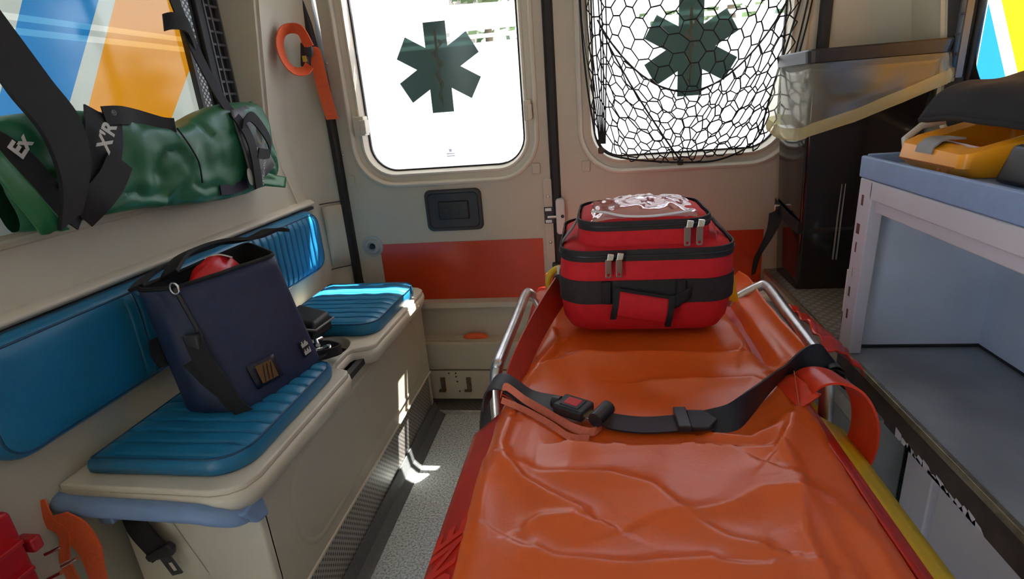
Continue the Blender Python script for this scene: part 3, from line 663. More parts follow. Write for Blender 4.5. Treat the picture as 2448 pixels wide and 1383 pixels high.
# ================================================================== LEFT WALL: GREEN BAG, ORANGE BELT
gb = thing('equipment_bag', 'long crumpled green bag with black straps hanging across the left side window', 'bag', (-.95, 1.2, .95))
def gsec(t):      # t 0..1 along the van; centre, half depth, half height
    y = .762+.770*t
    top = 1.150+.012*math.sin(t*9)-(.022*math.exp(-((t-.52)/.10)**2))+.010*t
    bot = .968-.030*t+.010*math.sin(t*7)
    x = -.942
    return y, x, top, bot
def gf(u, v):
    y, x, top, bot = gsec(u); a = 2*math.pi*v
    e = min(1, (u/.06)**.6 if u < .06 else 1, ((1-u)/.05)**.7 if u > .95 else 1)
    hz = (top-bot)/2; hx = .046*(.45+.55*e); ca, sa = math.cos(a), math.sin(a)
    px = x+hx*math.copysign(abs(ca)**.55, ca); pz = (top+bot)/2+hz*math.copysign(abs(sa)**.7, sa)*(.9+.1*e)
    w = .012*noise.noise(V((y*9+pz*5, pz*9-y*4, 1.5)))+.006*noise.noise(V((y*22, pz*22, 4)))-.010*max(0, 1-abs(noise.noise(V((y*7-pz*9, pz*8+y*5, 9))))*7)
    w += .007*math.exp(-((pz-1.02-(y-1.12)*.9)/.012)**2)*(1 if y < 1.3 else .3)*math.sin(min(1, max(0, (y-.95)*4))*math.pi)
    yy = y+.035*(pz-1.05)*(-1.2 if u < .2 else 0)
    return (px+w*(1 if ca > -.2 else .2), yy, pz)
obj('body', B().grid(gf, 110, 60), GREENV, gb, smooth=True)
# pulled-out green hem at the near end and at the far end
def sheetq(name, P, m, parent, th=.004, nu=10, nv=6, amp=.004, seed=0):
    P = [V(p) for p in P]
    def f(u, v):
        p = (P[0]*(1-u)+P[1]*u)*(1-v)+(P[3]*(1-u)+P[2]*u)*v
        return p+V((noise.noise(V((u*3, v*3, seed)))*amp, noise.noise(V((u*3+9, v*3, seed)))*amp, noise.noise(V((u*3, v*3+9, seed)))*amp))
    return obj(name, B().grid(f, nu, nv), m, parent, smooth=True, solid=th)
GRN2 = mat('green_hem_pvc', (.02, .17, .06), .35, var=.1, vscale=12)
sheetq('near_hem', [(-.888, .712, 1.10), (-.893, .742, 1.115), (-.880, .800, .970), (-.888, .758, .972)], GRN2, gb, seed=1)
sheetq('far_hem', [(-.905, 1.36, .962), (-.893, 1.505, .930), (-.900, 1.535, .955), (-.900, 1.44, .985)], GRN2, gb, seed=2)
sheetq('far_corner', [(-.925, 1.43, 1.16), (-.935, 1.50, 1.172), (-.920, 1.525, 1.10), (-.915, 1.46, 1.09)], GREENV, gb, seed=3)
def on_bag(y, z, off=.006):
    """point on the room side of the green bag"""
    best = None
    u = (y-.762)/.770
    for k in range(31):
        p = gf(max(0, min(1, u)), .25-.5*k/30)
        if best is None or abs(p[2]-z) < abs(best[2]-z): best = p
    return V((best[0]+off, y, z))
def strap(name, yz, hw, m, parent, off=.007, th=.003):
    P = cat([on_bag(y, z, off) for y, z in yz], 6)
    W = []
    for i in range(len(P)):
        t = (P[min(i+1, len(P)-1)]-P[max(i-1, 0)]).normalized(); W.append(V((1, 0, 0)).cross(t).normalized()*hw)
    return obj(name, B().ribbon(P, W, th), m, parent, smooth=True)
# big near shoulder strap with padded sleeve, wound round the bag
pad = cat([(-.890, .770, 1.34), (-.888, .800, 1.26), (-.882, .818, 1.20), (-.872, .840, 1.135), (-.866, .832, 1.06), (-.872, .800, .985)], 6)
obj('shoulder_pad', B().ribbon(pad, [(0, .024+.014*math.sin(math.pi*min(1, k/len(pad)*1.05)), .010) for k in range(len(pad))], .008), BLACKF, gb, smooth=True)
s1 = strap('wrap_strap', [(.965, 1.152), (.935, 1.100), (.900, 1.060), (.850, 1.035)], .040, BLACKF, gb, .010)
s2 = strap('label_strap', [(.745, 1.145), (.768, 1.110), (.790, 1.07), (.812, 1.01)], .022, BLACKF, gb, .010)
strap('cross_strap', [(.955, 1.070), (.920, 1.035), (.880, 1.010), (.845, .985)], .028, BLACKF, gb, .014)
strap('top_strap', [(.96, 1.150), (1.00, 1.150), (1.06, 1.142), (1.11, 1.126), (1.135, 1.122)], .017, BLACKF, gb, .012)
strap('lower_strap', [(.815, .985), (.830, 1.00), (.850, 1.03)], .030, BLACKF, gb, .010)
a = on_bag(.925, 1.095, .020); text('strap_lettering', '\u00ae', .014, a+V((.004, .040, .052)), V((0, .60, .80)), V((0, -.80, .60)), GREYL, s1)
text('strap_lettering', "X'R", .038, a+V((.004, .0, -.012)), V((0, .60, .80)), V((0, -.80, .60)), LABELW, s1, bold=.0012)
a = on_bag(.776, 1.090, .020); text('strap_lettering', 'Ex', .036, a, V((0, .75, .66)), V((0, -.66, .75)), LABELW, s2, bold=.0012)
obj('draw_cord', B().tube(cat([on_bag(1.136, 1.118, .010), on_bag(1.143, 1.08, .010), on_bag(1.160, 1.04, .010), on_bag(1.166, .995, .010)], 8), .0018, 6), BLACKF, gb, smooth=True)
# far end: hanging strap, loop and printed grey end panel
hs = cat([(-.960, 1.290, 1.62), (-.955, 1.300, 1.45), (-.945, 1.325, 1.30), (-.915, 1.345, 1.17), (-.885, 1.350, 1.12), (-.872, 1.358, 1.06), (-.874, 1.352, .955)], 6)
obj('hanging_strap', B().ribbon(hs, (0, .016, .003), .004), BLACKF, gb, smooth=True)
fold = cat([(-.955, 1.255, 1.345), (-.945, 1.275, 1.350), (-.940, 1.310, 1.345), (-.945, 1.33, 1.30)], 5)
obj('strap_fold', B().ribbon(fold, (0, .004, .018), .006), BLACKF, gb, smooth=True)
lp = cat([(-.876, 1.345, 1.115), (-.872, 1.385, 1.130), (-.868, 1.430, 1.075), (-.868, 1.425, 1.035), (-.870, 1.375, 1.040)], 6)
obj('carry_loop', B().ribbon(lp, [(0, .008, .012)]*len(lp), .004), BLACKF, gb, smooth=True)
ep2 = sheetq('end_panel', [(-.893, 1.335, 1.150), (-.905, 1.425, 1.160), (-.886, 1.468, 1.00), (-.880, 1.340, .950)], mat('grey_print_panel', (.10, .11, .115), .5, var=.3, vscale=30), gb, seed=5)
text('panel_lettering', 'EXTRICATION DEVICE', .0125, (-.876, 1.378, .955), (0.0, .48, .88), (0, -.88, .48), LABELW, ep2)
for k, (y, z, r) in enumerate(((1.408, 1.080, .022), (1.388, 1.040, .014), (1.330, .985, .022))):
    b = B().prism([(-.8785, y+r*.5*math.cos(q), z+r*math.sin(q)) for q in [2*math.pi*i/14 for i in range(14)]], (.0008, 0, 0)); obj('printed_patch', b, mat('pale_print', (.36, .38, .33), .5), ep2)
lu = strap('under_label', [(1.245, .966), (1.29, .962), (1.34, .968)], .012, mat('dark_label_navy', (.02, .02, .05), .5), gb, .006)
# orange belt coiled on the left pillar
ob = thing('belt', 'orange webbing belt with black buckle looped on the rear left pillar', 'belt', (-.93, 1.84, 1.11))
lp = cat([(-.905, 1.815, 1.328), (-.920, 1.812, 1.375), (-.945, 1.800, 1.384), (-.962, 1.775, 1.372), (-.968, 1.755, 1.335), (-.962, 1.755, 1.290), (-.948, 1.775, 1.260), (-.925, 1.800, 1.258), (-.912, 1.812, 1.275)], 6)
cl_ = V((-.935, 1.79, 1.32)); W = [((p-cl_).normalized()*.013+V((.009, -.012, 0))) for p in lp]
lp = [p+V((.020, -.020, 0)) for p in lp]
obj('loop', B().ribbon(lp, W, .003), ORANGEW, ob, smooth=True)
tl = cat([(-.898, 1.825, 1.330), (-.884, 1.825, 1.318), (-.880, 1.828, 1.26), (-.876, 1.835, 1.17), (-.868, 1.840, 1.105)], 6)
obj('tail', B().ribbon(tl, (.019, .006, 0), .003), ORANGEW, ob, smooth=True)
b = B().hexa([V((-.928, 1.800, 1.275)), V((-.905, 1.800, 1.262)), V((-.903, 1.822, 1.262)), V((-.928, 1.822, 1.275)), V((-.912, 1.796, 1.345)), V((-.890, 1.796, 1.330)), V((-.888, 1.822, 1.330)), V((-.912, 1.822, 1.345))]); bu = obj('buckle', b, BLACKP, ob, bevel=.004)
b = B().box((-.914, 1.7965, 1.286), (-.900, 1.7985, 1.304)); obj('buckle_label', b, mat('yellow_label', (.55, .42, .05), .5), bu)
b = B().sphere((-.893, 1.806, 1.320), .020, (.8, .6, 1.2), 12, 8); obj('buckle_tongue', b, DGREY, ob, smooth=True)
# orange webbing tails hanging from the blue grab handle
ow = thing('webbing_tail', 'faded orange webbing draped under the blue grab handle by the wall', 'strap', (-.93, .66, .30))
t1 = cat([(-.972, .662, .524), (-.968, .655, .490), (-.940, .655, .460), (-.955, .650, .400), (-.945, .648, .330), (-.935, .648, .27)], 6)
obj('narrow_tail', B().ribbon(t1, [(.012+.008*math.sin(math.pi*min(1, k/12)), 0, .004) for k in range(len(t1))], .003), ORANGEW, ow, smooth=True)
t2 = cat([(-.955, .656, .495), (-.920, .656, .475), (-.900, .655, .430), (-.900, .652, .380), (-.905, .650, .30)], 6)
obj('wide_tail', B().ribbon(t2, [(.038-.024*k/len(t2), 0, .012) for k in range(len(t2))], .003), ORANGEW, ow, smooth=True)
# red moulded clamp case low on the left
rc = thing('clamp_case', 'red moulded plastic clamp case with metal pins at the lower left corner', 'case', (-.92, .57, .36))
b = B().hexa([V((-.955, .500, .36)), V((-.885, .500, .36)), V((-.880, .560, .36)), V((-.950, .560, .36)), V((-.955, .520, .60)), V((-.905, .520, .60)), V((-.900, .572, .585)), V((-.950, .572, .585))]); bo = obj('body', b, mat('red_gloss_plastic', (.45, .008, .016), .3), rc, bevel=.008, seg=3)
b = B().box((-.925, .572, .50), (-.890, .590, .525)); obj('side_lug', b, MATS['red_gloss_plastic'], bo, bevel=.004)
for z in (.54, .49, .44): b = B().box((-.905, .500, z-.004), (-.878, .558, z+.004)); obj('rib', b, MATS['red_gloss_plastic'], bo, bevel=.002)
for y, z in ((.60, .47), (.585, .43), (.615, .43)): obj('pin', B().tube([(-.915, y, z), (-.895, y+.012, z+.006)], .004, 8), CHROME, rc, smooth=True)
b = B().box((-.95, .515, .600), (-.915, .55, .622)); obj('hinge', b, GREYL, rc, bevel=.004)

# ================================================================== NET ON THE RIGHT REAR DOOR
nt_ = thing('cargo_net', 'black knotted cargo net sagging across the right rear door window', 'net', (.28, 1.85, .90))
NETM = mat('black_net_cord', (.010, .011, .010), .8)
def hexnet(name, nu, nv, f, r=.0024):
    """honeycomb of knotted cord: zigzag runs tied by short cross ties"""
    b = B(); pts = {}
    def P(i, j):
        if (i, j) not in pts: pts[(i, j)] = f((i+(.20 if (i+j) % 2 == 0 else -.20))/nu, j/nv, i, j)
        return pts[(i, j)]
    for j in range(nv+1):
        for i in range(nu+1):
            if j < nv: b.tube([P(i, j), P(i, j).lerp(P(i, j+1), .5)+V((0, -.002, 0)), P(i, j+1)], r, 4)
            if (i+j) % 2 == 0 and i < nu: b.tube([P(i, j), P(i+1, j)], r*1.15, 4)
    return obj(name, b, NETM, nt_)
def back(u, v, i, j):
    top = 1.52; sag = .62-.10*math.cos((u-.5)*3.1)
    uu = u+.03*math.sin(v*5+u*9)
    x = -.030+.640*uu; xb = .045+.48*uu
    x = x+(xb-x)*v**2.2
    zb = .935-.038*math.sin(math.pi*min(1, uu*1.02))+.10*max(0, uu-.75)*4*.3
    z = top+(zb-top)*v**1.15
    return V((x+.012*noise.noise(V((u*5, v*6, 1)))+.004*noise.noise(V((i*.9, j*.9, 1))), 1.868-.020*math.sin(math.pi*v), z+.014*noise.noise(V((u*5, v*6, 5)))+.004*noise.noise(V((i*.9, j*.9, 5)))))
hexnet('back_mesh', 15, 22, back)
def rimz(u): return 1.36-(1.36-1.105)*math.sin(math.pi*max(0, min(1, u*.98+.02)))**.75
def front(u, v, i, j):
    zt = rimz(u); x = .020+.545*u; xb = .07+.43*u; x = x+(xb-x)*v
    zb = .925-.030*math.sin(math.pi*u); z = zt+(zb-zt)*v**.85
    return V((x+.014*noise.noise(V((u*5, v*4, 11)))+.005*noise.noise(V((i*.9, j*.9, 11)))-.02*v*math.sin(u*6), 1.842-.055*math.sin(math.pi*min(1, v*.9+.1))*math.sin(math.pi*u), z+.014*noise.noise(V((u*5, v*4, 15)))+.005*noise.noise(V((i*.9, j*.9, 15)))))
hexnet('front_mesh', 15, 12, front, .0022)
obj('rim_cord', B().tube([V((.020+.545*k/40, 1.842-.017*math.sin(math.pi*k/40), rimz(k/40))) for k in range(41)], .0030, 6), NETM, nt_, smooth=True)
obj('edge_cord', B().tube(cat([(-.035, 1.862, 1.53), (-.025, 1.862, 1.25), (-.005, 1.862, 1.06), (.020, 1.862, .955), (.10, 1.855, .915), (.28, 1.845, .893), (.40, 1.848, .897), (.50, 1.858, .95), (.53, 1.864, 1.06), (.60, 1.866, 1.34), (.63, 1.866, 1.5)], 8), .0032, 6), NETM, nt_, smooth=True)
for k in range(7):
    x0 = -.032+.012*k
    obj('gathered_cord', B().tube(cat([(x0, 1.862, 1.52), (x0+.008+.003*math.sin(k*2), 1.858, 1.30), (.004+.006*k, 1.856, 1.10), (.018+.003*k, 1.860, .965)], 7), .0021, 5), NETM, nt_, smooth=True)
for x0 in (.640, .652): obj('hang_cord', B().tube(cat([(x0, 1.866, 1.52), (x0-.028, 1.862, 1.30), (x0-.055, 1.860, 1.15), (x0-.075, 1.855, 1.05)], 7), .0026, 6), NETM, nt_, smooth=True)
obj('slack_cord', B().tube(cat([(.055, 1.845, 1.25), (.12, 1.825, 1.13), (.20, 1.815, 1.00), (.265, 1.835, .905)], 8), .0027, 6), NETM, nt_, smooth=True)
for x, z in ((.022, .945), (.272, .894)): b = B().box((x-.009, 1.852, z-.011), (x+.009, 1.876, z+.009)); obj('net_peg', b, mat('brown_peg', (.07, .045, .03), .6), nt_, bevel=.004)

# ================================================================== RIGHT SIDE: PLATFORM, CABINET
pf = thing('platform', 'grey raised equipment platform with worn edge along the right wall', 'platform', (.72, 1.1, 0))
b = B().box((.556, 1.262, .505), (.878, 1.860, .525)); obj('tread_plate', b, STUD, pf)
b = B().box((.556, .30, .500), (.862, 1.262, .522)); obj('shelf_board', b, mat('worn_grey_shelf', (.28, .31, .34), .38, var=.22, vscale=7, bump=.05, bscale=40), pf)
for y0, y1 in ((.30, 1.262), (1.262, 1.860)):
    b = B().box((.550, y0, .512), (.560, y1, .526)); obj('edge_angle', b, mat('brass_edge', (.30, .26, .18), .35, .8, var=.2, vscale=60), pf, bevel=.0015)
b = B().box((.552, .30, .462), (.560, 1.262, .513)); obj('edge_board', b, mat('brown_peeled_edge', (.045, .030, .024), .5, var=.4, vscale=25), pf)
b = B().box((.552, 1.262, .480), (.560, 1.860, .513)); obj('edge_board', b, mat('beige_edge_board', (.40, .34, .26), .5), pf)
b = B()
for k in range(16):     # flakes of pale paint left on the edge board
    y = .74+.015*k+random.uniform(-.004, .004); h = random.uniform(.006, .020); P = [(.5513, y+random.uniform(-.015, .0), .463), (.5513, y+.022, .463), (.5513, y+.018+random.uniform(-.006, .006), .463+h), (.5513, y+.002, .463+h*.8)]
    b.add(P, [(0, 1, 2, 3)])
fk = obj('paint_flakes', b, GREYMET, pf); fk['kind'] = 'stuff'
b = B().box((.605, .30, .02), (.625, 1.015, .465)); lp_ = obj('lower_front', b, GREYMET, pf)
for y0, y1 in ((.32, .905), (.925, 1.010)):
    b = B().box((.592, y0, .06), (.608, y1, .445)); obj('lower_door', b, GREYMET, lp_, bevel=.004)
b = B().box((.575, .30, .445), (.61, 1.015, .464)); obj('upper_rail', b, GREYMET, lp_, bevel=.003)
# grey steel wheel-arch cover beside the stretcher
wa = thing('wheel_arch_cover', 'scuffed grey steel wheel arch cover between stretcher and platform', 'wheel arch', (.53, 1.4, 0))
o = [(.500, 0), (.500, .452), (.512, .466), (.556, .470), (.60, .470), (.60, 0)]
b = B().prism([(x, 1.030, z) for x, z in o], (0, .80, 0)); obj('cover', b, STEEL, wa, bevel=.004)
b = B().loft([[(.501, y, .455), (.513, y, .468), (.522, y, .472), (.513, y, .4735), (.497, y, .458)] for y in (1.03, 1.83)]); obj('pale_edge', b, mat('worn_pale_edge', (.33, .35, .33), .5, var=.2, vscale=30), wa)
b = B().box((.48, 1.70, .462), (.565, 1.835, .490)); obj('end_cap', b, WHITEP, wa, bevel=.008, seg=3)
# cabinet frame
cb = thing('cabinet', 'open-fronted pale lilac metal cabinet on the right with bare shelf space', 'cabinet', (.70, .9, .525))
b = B().hexa([V((.553, 1.215, .524)), V((.580, 1.215, .524)), V((.580, 1.268, .524)), V((.553, 1.268, .524)), V((.553, 1.205, .912)), V((.580, 1.205, .912)), V((.580, 1.262, .912)), V((.553, 1.262, .912))]); po = obj('corner_post', b, GREYMET, cb, bevel=.003)
for k in range(6):
    z = .60+.05*k+.01*math.sin(k*3); b = B().box((.5525, 1.240+.004*math.sin(k), z), (.5532, 1.247+.004*math.sin(k*2), z+.022)); obj('paint_chip', b, mat('rust_chip', (.12, .03, .03), .6), po)
b = B().box((.553, .30, .872), (.588, 1.215, .912)); obj('top_rail', b, GREYMET, cb, bevel=.004)
b = B().box((.562, .30, .848), (.592, 1.210, .8735)); obj('inner_rail', b, GREYMET, cb, bevel=.003)
b = B().box((.575, 1.250, .524), (.856, 1.262, .90)); obj('end_wall', b, NICHE, cb)
b = B().box((.836, .30, .524), (.850, 1.250, .90)); obj('back_wall', b, NICHE, cb)
b = B().box((.575, .30, .898), (.850, 1.255, .912)); obj('top_board', b, GREYMET, cb)
b = B()
b.tube([(.590, 1.2485, .5275), (.836, 1.2485, .5275)], .0035, 6); obj('sealant_line', b, RUBBER, cb)
obj('sealant_line', B().tube([(.8345, .30, .5275), (.8345, 1.248, .5275)], .003, 6), RUBBER, cb)
b = B().tube([(.568, 1.285, .60), (.568, 1.285, .70)], .008, 8); obj('hinge_pin', b, WHITEP, cb, smooth=True)
obj('wire', B().tube(cat([(.590, 1.30, .62), (.575, 1.31, .58), (.585, 1.32, .535)], 6), .003, 6), RUBBER, cb, smooth=True)
# blue tray on top
tr = thing('tray', 'light blue plastic tray with raised rim on top of the cabinet', 'tray', (.70, .9, .916))
b = B().box((.556, .30, .9135), (.850, 1.258, .940)); obj('base', b, BLUEP, tr)
for n_, A, C in (('front_rim', (.549, .30, .9135), (.560, 1.262, .957)), ('end_rim', (.560, 1.252, .9135), (.850, 1.262, .960)), ('back_rim', (.842, .30, .9135), (.852, 1.262, .957))):
    obj(n_, B().box(A, C), BLUEP, tr, bevel=.003)
# amber open case
ac = thing('defibrillator_cradle', 'amber plastic equipment cradle with grey latch standing on the blue tray', 'cradle', (.68, 1.08, .940))
c0 = [V((.606, 1.188, .923)), V((.604, 1.020, .923)), V((.765, .985, .923)), V((.790, 1.215, .923))]
c1 = [V((.588, 1.205, .940)), V((.588, 1.005, .940)), V((.775, .975, .945)), V((.800, 1.225, .945))]
c2 = [V((.594, 1.208, .968)), V((.592, 1.008, .962)), V((.775, .975, 1.010)), V((.800, 1.225, 1.012))]
c3 = [V((.610, 1.200, .978)), V((.612, 1.020, .970)), V((.770, .982, 1.018)), V((.792, 1.215, 1.018))]
cc = sum(c3, V())/4; c4 = [V((.640, 1.182, .975)), V((.642, 1.040, .968)), V((.765, 1.010, 1.012)), V((.780, 1.190, 1.012))]
c5 = [V((p.x, p.y, .936)) for p in c4]
def rnd4(P, r=.016):
    out = []; P = [p+V((0, 0, .018)) for p in P]
    for i in range(4):
        p, q, o_ = P[i], P[(i+1) % 4], P[i-1]; a = p+(o_-p).normalized()*r; e = p+(q-p).normalized()*r
        out += [a*(1-s)**2+p*2*s*(1-s)+e*s*s for s in (0, .25, .5, .75, 1)]
    return out
cs = obj('shell', B().loft([rnd4(c) for c in (c0, c1, c2, c3, c4, c5)]), AEDM, ac, smooth=True); cs.modifiers.new('e', 'EDGE_SPLIT').split_angle = math.radians(40)
obj('latch', B().ribbon([(.589, 1.115, .974), (.591, 1.115, .986), (.602, 1.115, .996), (.614, 1.115, .999), (.640, 1.115, .998)], (0, .026, 0), .003), GREYL, ac, smooth=True)
obj('parting_line', B().tube([(.5872, 1.195, .959), (.5872, 1.018, .959)], .0012, 5), mat('amber_dark', (.45, .12, .005), .5), cs)
for k in range(2):
    for j in range(12):
        y = 1.10-.012*j; b = B().box((.7575, y-.0045, 1.008-.012*k), (.7585, y+.0045, 1.015-.012*k)); obj('printed_mark', b, mat('dark_print', (.10, .05, .02), .6), ac)
for k in range(5): b = B().box((.5866, 1.058-.006*k, .9495), (.5872, 1.0625-.006*k, .9545+.001*math.sin(k*4))); obj('moulded_mark', b, MATS['amber_dark'], cs)
b = B().hexa([V((.62, .90, .941)), V((.76, .90, .941)), V((.76, .975, .941)), V((.62, .975, .941)), V((.63, .90, 1.0)), V((.76, .90, 1.0)), V((.76, .955, 1.0)), V((.63, .962, 1.0))]); tag(obj('device_block', b, BLACKP, None, bevel=.008), 'black device block beside the amber cradle at the right edge', 'device')
# black jacket lying over the cradle
jk = thing('jacket', 'black fabric jacket bundled over the amber cradle against the right window', 'jacket', (.75, 1.12, 1.0))
def jf(u, v):
    x = .645+.238*u; y = 1.250-.42*v
    h = 1.040+.066*math.sin(math.pi*min(1, u*.75+.10))*(.72+.28*math.sin(math.pi*min(1, v*1.1+.15)))-.02*(1-u)**3
    h += .010*noise.noise(V((x*14, y*9, 2)))+.006*math.sin(u*9+v*4)
    return V((x, y, h-.035*max(0, .10-u)*10*.4))
obj('cloth', B().grid(jf, 34, 34), mat('black_cloth', (.008, .008, .010), .85, bump=.2, bscale=700), jk, smooth=True, solid=.008)
obj('hem', B().tube([jf(.0, k/20)+V((0, 0, -.003)) for k in range(21)], .006, 6), MATS['black_cloth'], jk, smooth=True)
b = B(); b.tube([(.62, 1.235, .965), (.628, 1.262, .985), (.66, 1.272, 1.008), (.70, 1.27, 1.015)], .007, 8); tag(obj('wall_bracket', b, mat('pale_bracket', (.50, .50, .47), .4), smooth=True), 'small pale bent bracket behind the amber cradle', 'bracket')

# ================================================================== BIN WITH LINER
bn = thing('waste_bin', 'tall glossy black waste bin standing on the studded platform', 'bin', (.72, 1.75, .525))
def binloop(z, g=0.0):
    t = (z-.526)/.65; x0 = .584-.030*t-g; x1 = .780+.085*t+g; y0 = 1.650-.045*t-g; y1 = 1.845+.012*t+g
    return [V((x, y, z)) for x, y in rr(x0, x1, y0, y1, .012+max(g, 0), 4, 3)]
GLB = mat('glossy_black_brown_plastic', (.009, .007, .007), .12, spec=.6)
obj('body', B().loft([binloop(z) for z in (.526, .60, .72, .90, 1.05, 1.172)], True, False), GLB, bn, smooth=True, solid=.003)
obj('rim', B().loft([binloop(z, g) for z, g in ((1.150, .003), (1.152, .012), (1.180, .014), (1.184, .010), (1.184, -.006), (1.150, -.006))], False, False), BLACKP, bn)
for x in (.667, .676): obj('rib', B().box((x, 1.627, .62), (x+.002, 1.6335, 1.10)), GREYL, bn)
# translucent yellowish liner folded over the rim
LIN = clear('yellow_liner_plastic', (.93, .92, .84), .07, .28, .26, (.50, .49, .38))
ln = thing('bin_liner', 'crinkled translucent yellowish plastic liner folded over the waste bin rim', 'bin liner', (.70, 1.72, 1.03))
N = len(binloop(1.15))
def linp(k, t):
    L = binloop(1.150, .017); p = L[k % N]; c = V((.71, 1.73, 0)); f = (p.x-.55)/.31
    drop = .185-.115*max(0, min(1, f))+.018*noise.noise(V((p.x*9, p.y*9, 3)))
    if p.y > 1.8: drop *= .9
    n = V((p.x-c.x, p.y-c.y, 0)).normalized(); w = .012*noise.noise(V((p.x*22, p.y*22, t*2.5)))*min(1, t*2)+.010*t
    return V((p.x, p.y, 1.150-drop*t))+n*w
fine = 4
def linq(i, t):
    k = i//fine; f = (i % fine)/fine; return linp(k, t).lerp(linp(k+1, t), f)+V((noise.noise(V((i*.35, t*4, 7)))*.006*t, noise.noise(V((i*.35, t*4, 17)))*.006*t, 0))
obj('skirt', B().loft([[linq(i, t) for i in range(N*fine)] for t in (0, .1, .2, .3, .42, .55, .68, .8, .9, 1.0)], False, False), LIN, ln, smooth=True)
LIN2 = clear('yellow_liner_hem', (.95, .90, .68), .08, .2, .72, (.66, .60, .34))
obj('hem', B().loft([[linq(i, 1.0)+(linq(i, 1.0)-V((.71, 1.73, linq(i, 1.0).z))).normalized()*d+V((0, 0, -h)) for i in range(N*fine)] for d, h in ((.001, -.028), (.006, -.012), (.004, .004), (-.004, .002))], False, False), LIN2, ln, smooth=True)
# black strap round the bin, hooked to the door side
bs_ = thing('bin_strap', 'black webbing strap hooked across the lower part of the waste bin', 'strap', (.58, 1.75, .72))
L = binloop(.73, .003)
ys = [V((.570, 1.860, .742)), V((.567, 1.80, .735)), V((.566, 1.70, .722)), V((.570, 1.640, .715)), V((.60, 1.6365, .714)), V((.70, 1.6365, .722)), V((.79, 1.6365, .735))]
obj('band', B().ribbon(ys, (0, 0, .018), .002), BLACKF, bs_, smooth=True)
obj('loose_end', B().ribbon(cat([(.560, 1.800, .735), (.545, 1.775, .690), (.520, 1.755, .645), (.495, 1.745, .600), (.485, 1.740, .545)], 6), [(.024-.018*k/24, 0, .010-.006*k/24) for k in range(25)], .002), BLACKF, bs_, smooth=True)
b = B().box((.548, 1.790, .735), (.566, 1.812, .752)); obj('hook', b, CHROME, bs_, bevel=.003)

# ================================================================== STRETCHER
sr = thing('stretcher', 'wheeled ambulance stretcher with red mattress, yellow frame and aluminium side rails', 'stretcher', (.085, .95, 0))
b = B().box((-.188, .28, .505), (.375, 1.60, .578)); mt = obj('mattress', b, REDV, sr, bevel=.022, seg=4)
def flapL(u, v): return V((-.176-.056*v, .28+.57*u, .592-.050*v))
fL = obj('side_flap', B().grid(flapL, 40, 6), REDV, mt, smooth=True, solid=.003)
def flapR(u, v): return V((.338+.052*v+.004*noise.noise(V((u*6, v*2, 3))), .28+.70*u, .594-.030*v-.03*v*v))
obj('side_flap', B().grid(flapR, 40, 6), REDV, mt, smooth=True, solid=.003)
fl_t = text('flap_lettering', 'ONE', .066, (-.182, .452, .58), (0, 1, 0), (-1, 0, 0), mat('bright_red_print', (.88, .075, .05), .4), fL, .0004, .0022)
for v_ in fl_t.data.vertices:
    q_ = (-.176-v_.co.x)/.056; v_.co.z = .592-.050*q_+.0035; v_.co.x -= .002
# red band standing up at the far left corner, and a crumpled one outside the right rail
bp_ = cat([(-.165, .885, .600), (-.158, .97, .622), (-.140, 1.08, .640), (-.115, 1.18, .660), (-.085, 1.26, .685)], 7)
obj('standing_band', B().ribbon(bp_, [(.014, .012, -.030*(.5+.5*k/len(bp_))) for k in range(len(bp_))], .004), mat('red_ribbed_fabric', (.45, .035, .015), .5, var=.15, vscale=40, bump=.4, bscale=60), mt, smooth=True)
def crump(u, v):
    p = V((.428+.075*u, 1.27-.24*v, .622-.030*u+.014*math.sin(v*2.6)-.03*u*u)); w = .005*math.sin(v*24+u*5)+.008*noise.noise(V((u*5, v*7, 4)))
    return p+V((w*.3, 0, w))
obj('crumpled_flap', B().grid(crump, 12, 36), mat('red_clear_vinyl', (.70, .035, .015), .25), mt, smooth=True, solid=.003)
for x in (-.178, .395):
    b = B().box((x-.014, .25, .470), (x+.014, 1.62, .530)); obj('side_beam', b, YELLOW, sr, bevel=.006)
b = B().grid(lambda u, v: V((.372+.045*u, .30+.60*v, .556-.028*u)), 3, 10); obj('yellow_edge', b, YELLOW, sr, smooth=True, solid=.010)
for y in (.40, .95, 1.50): obj('cross_tube', B().tube([(-.178, y, .485), (.395, y, .485)], .014, 10), ALU, sr, smooth=True)
for x in (-.17, .38):
    for y0, y1 in ((.45, .70), (1.45, 1.20)):
        lg = obj('leg', B().tube([(x, y0, .475), (x, y1, .16), (x, y1+(.05 if y1 > y0 else -.05), .11)], .014, 10), ALU, sr, smooth=True)
        yw = y1+(.06 if y1 > y0 else -.06)
        wv = B().loft([[(x+dx, yw+r*math.cos(q), .085+r*math.sin(q)) for q in [2*math.pi*k/24 for k in range(24)]] for dx, r in ((-.018, .070), (-.016, .082), (.016, .082), (.018, .070))]); wh = obj('wheel', wv, RUBBER, lg, smooth=True)
        wh.modifiers.new('e', 'EDGE_SPLIT')
obj('loading_wheel', B().loft([[(-.226+dx, 1.045+r*math.cos(q), .435+r*math.sin(q)) for q in [2*math.pi*k/28 for k in range(28)]] for dx, r in ((-.030, .070), (-.022, .084), (.010, .084), (.018, .070))]), mat('dark_brown_rubber', (.022, .016, .016), .55), sr, smooth=True)
rl = cat([(-.150, 1.400, .545), (-.162, 1.408, .590), (-.180, 1.405, .618), (-.192, 1.385, .624), (-.196, 1.20, .624), (-.201, 1.00, .624), (-.204, .972, .615), (-.206, .955, .590), (-.206, .945, .53), (-.206, .940, .46)], 5)
obj('side_rail', B().tube(rl, .0125, 14), ALU, sr, smooth=True)
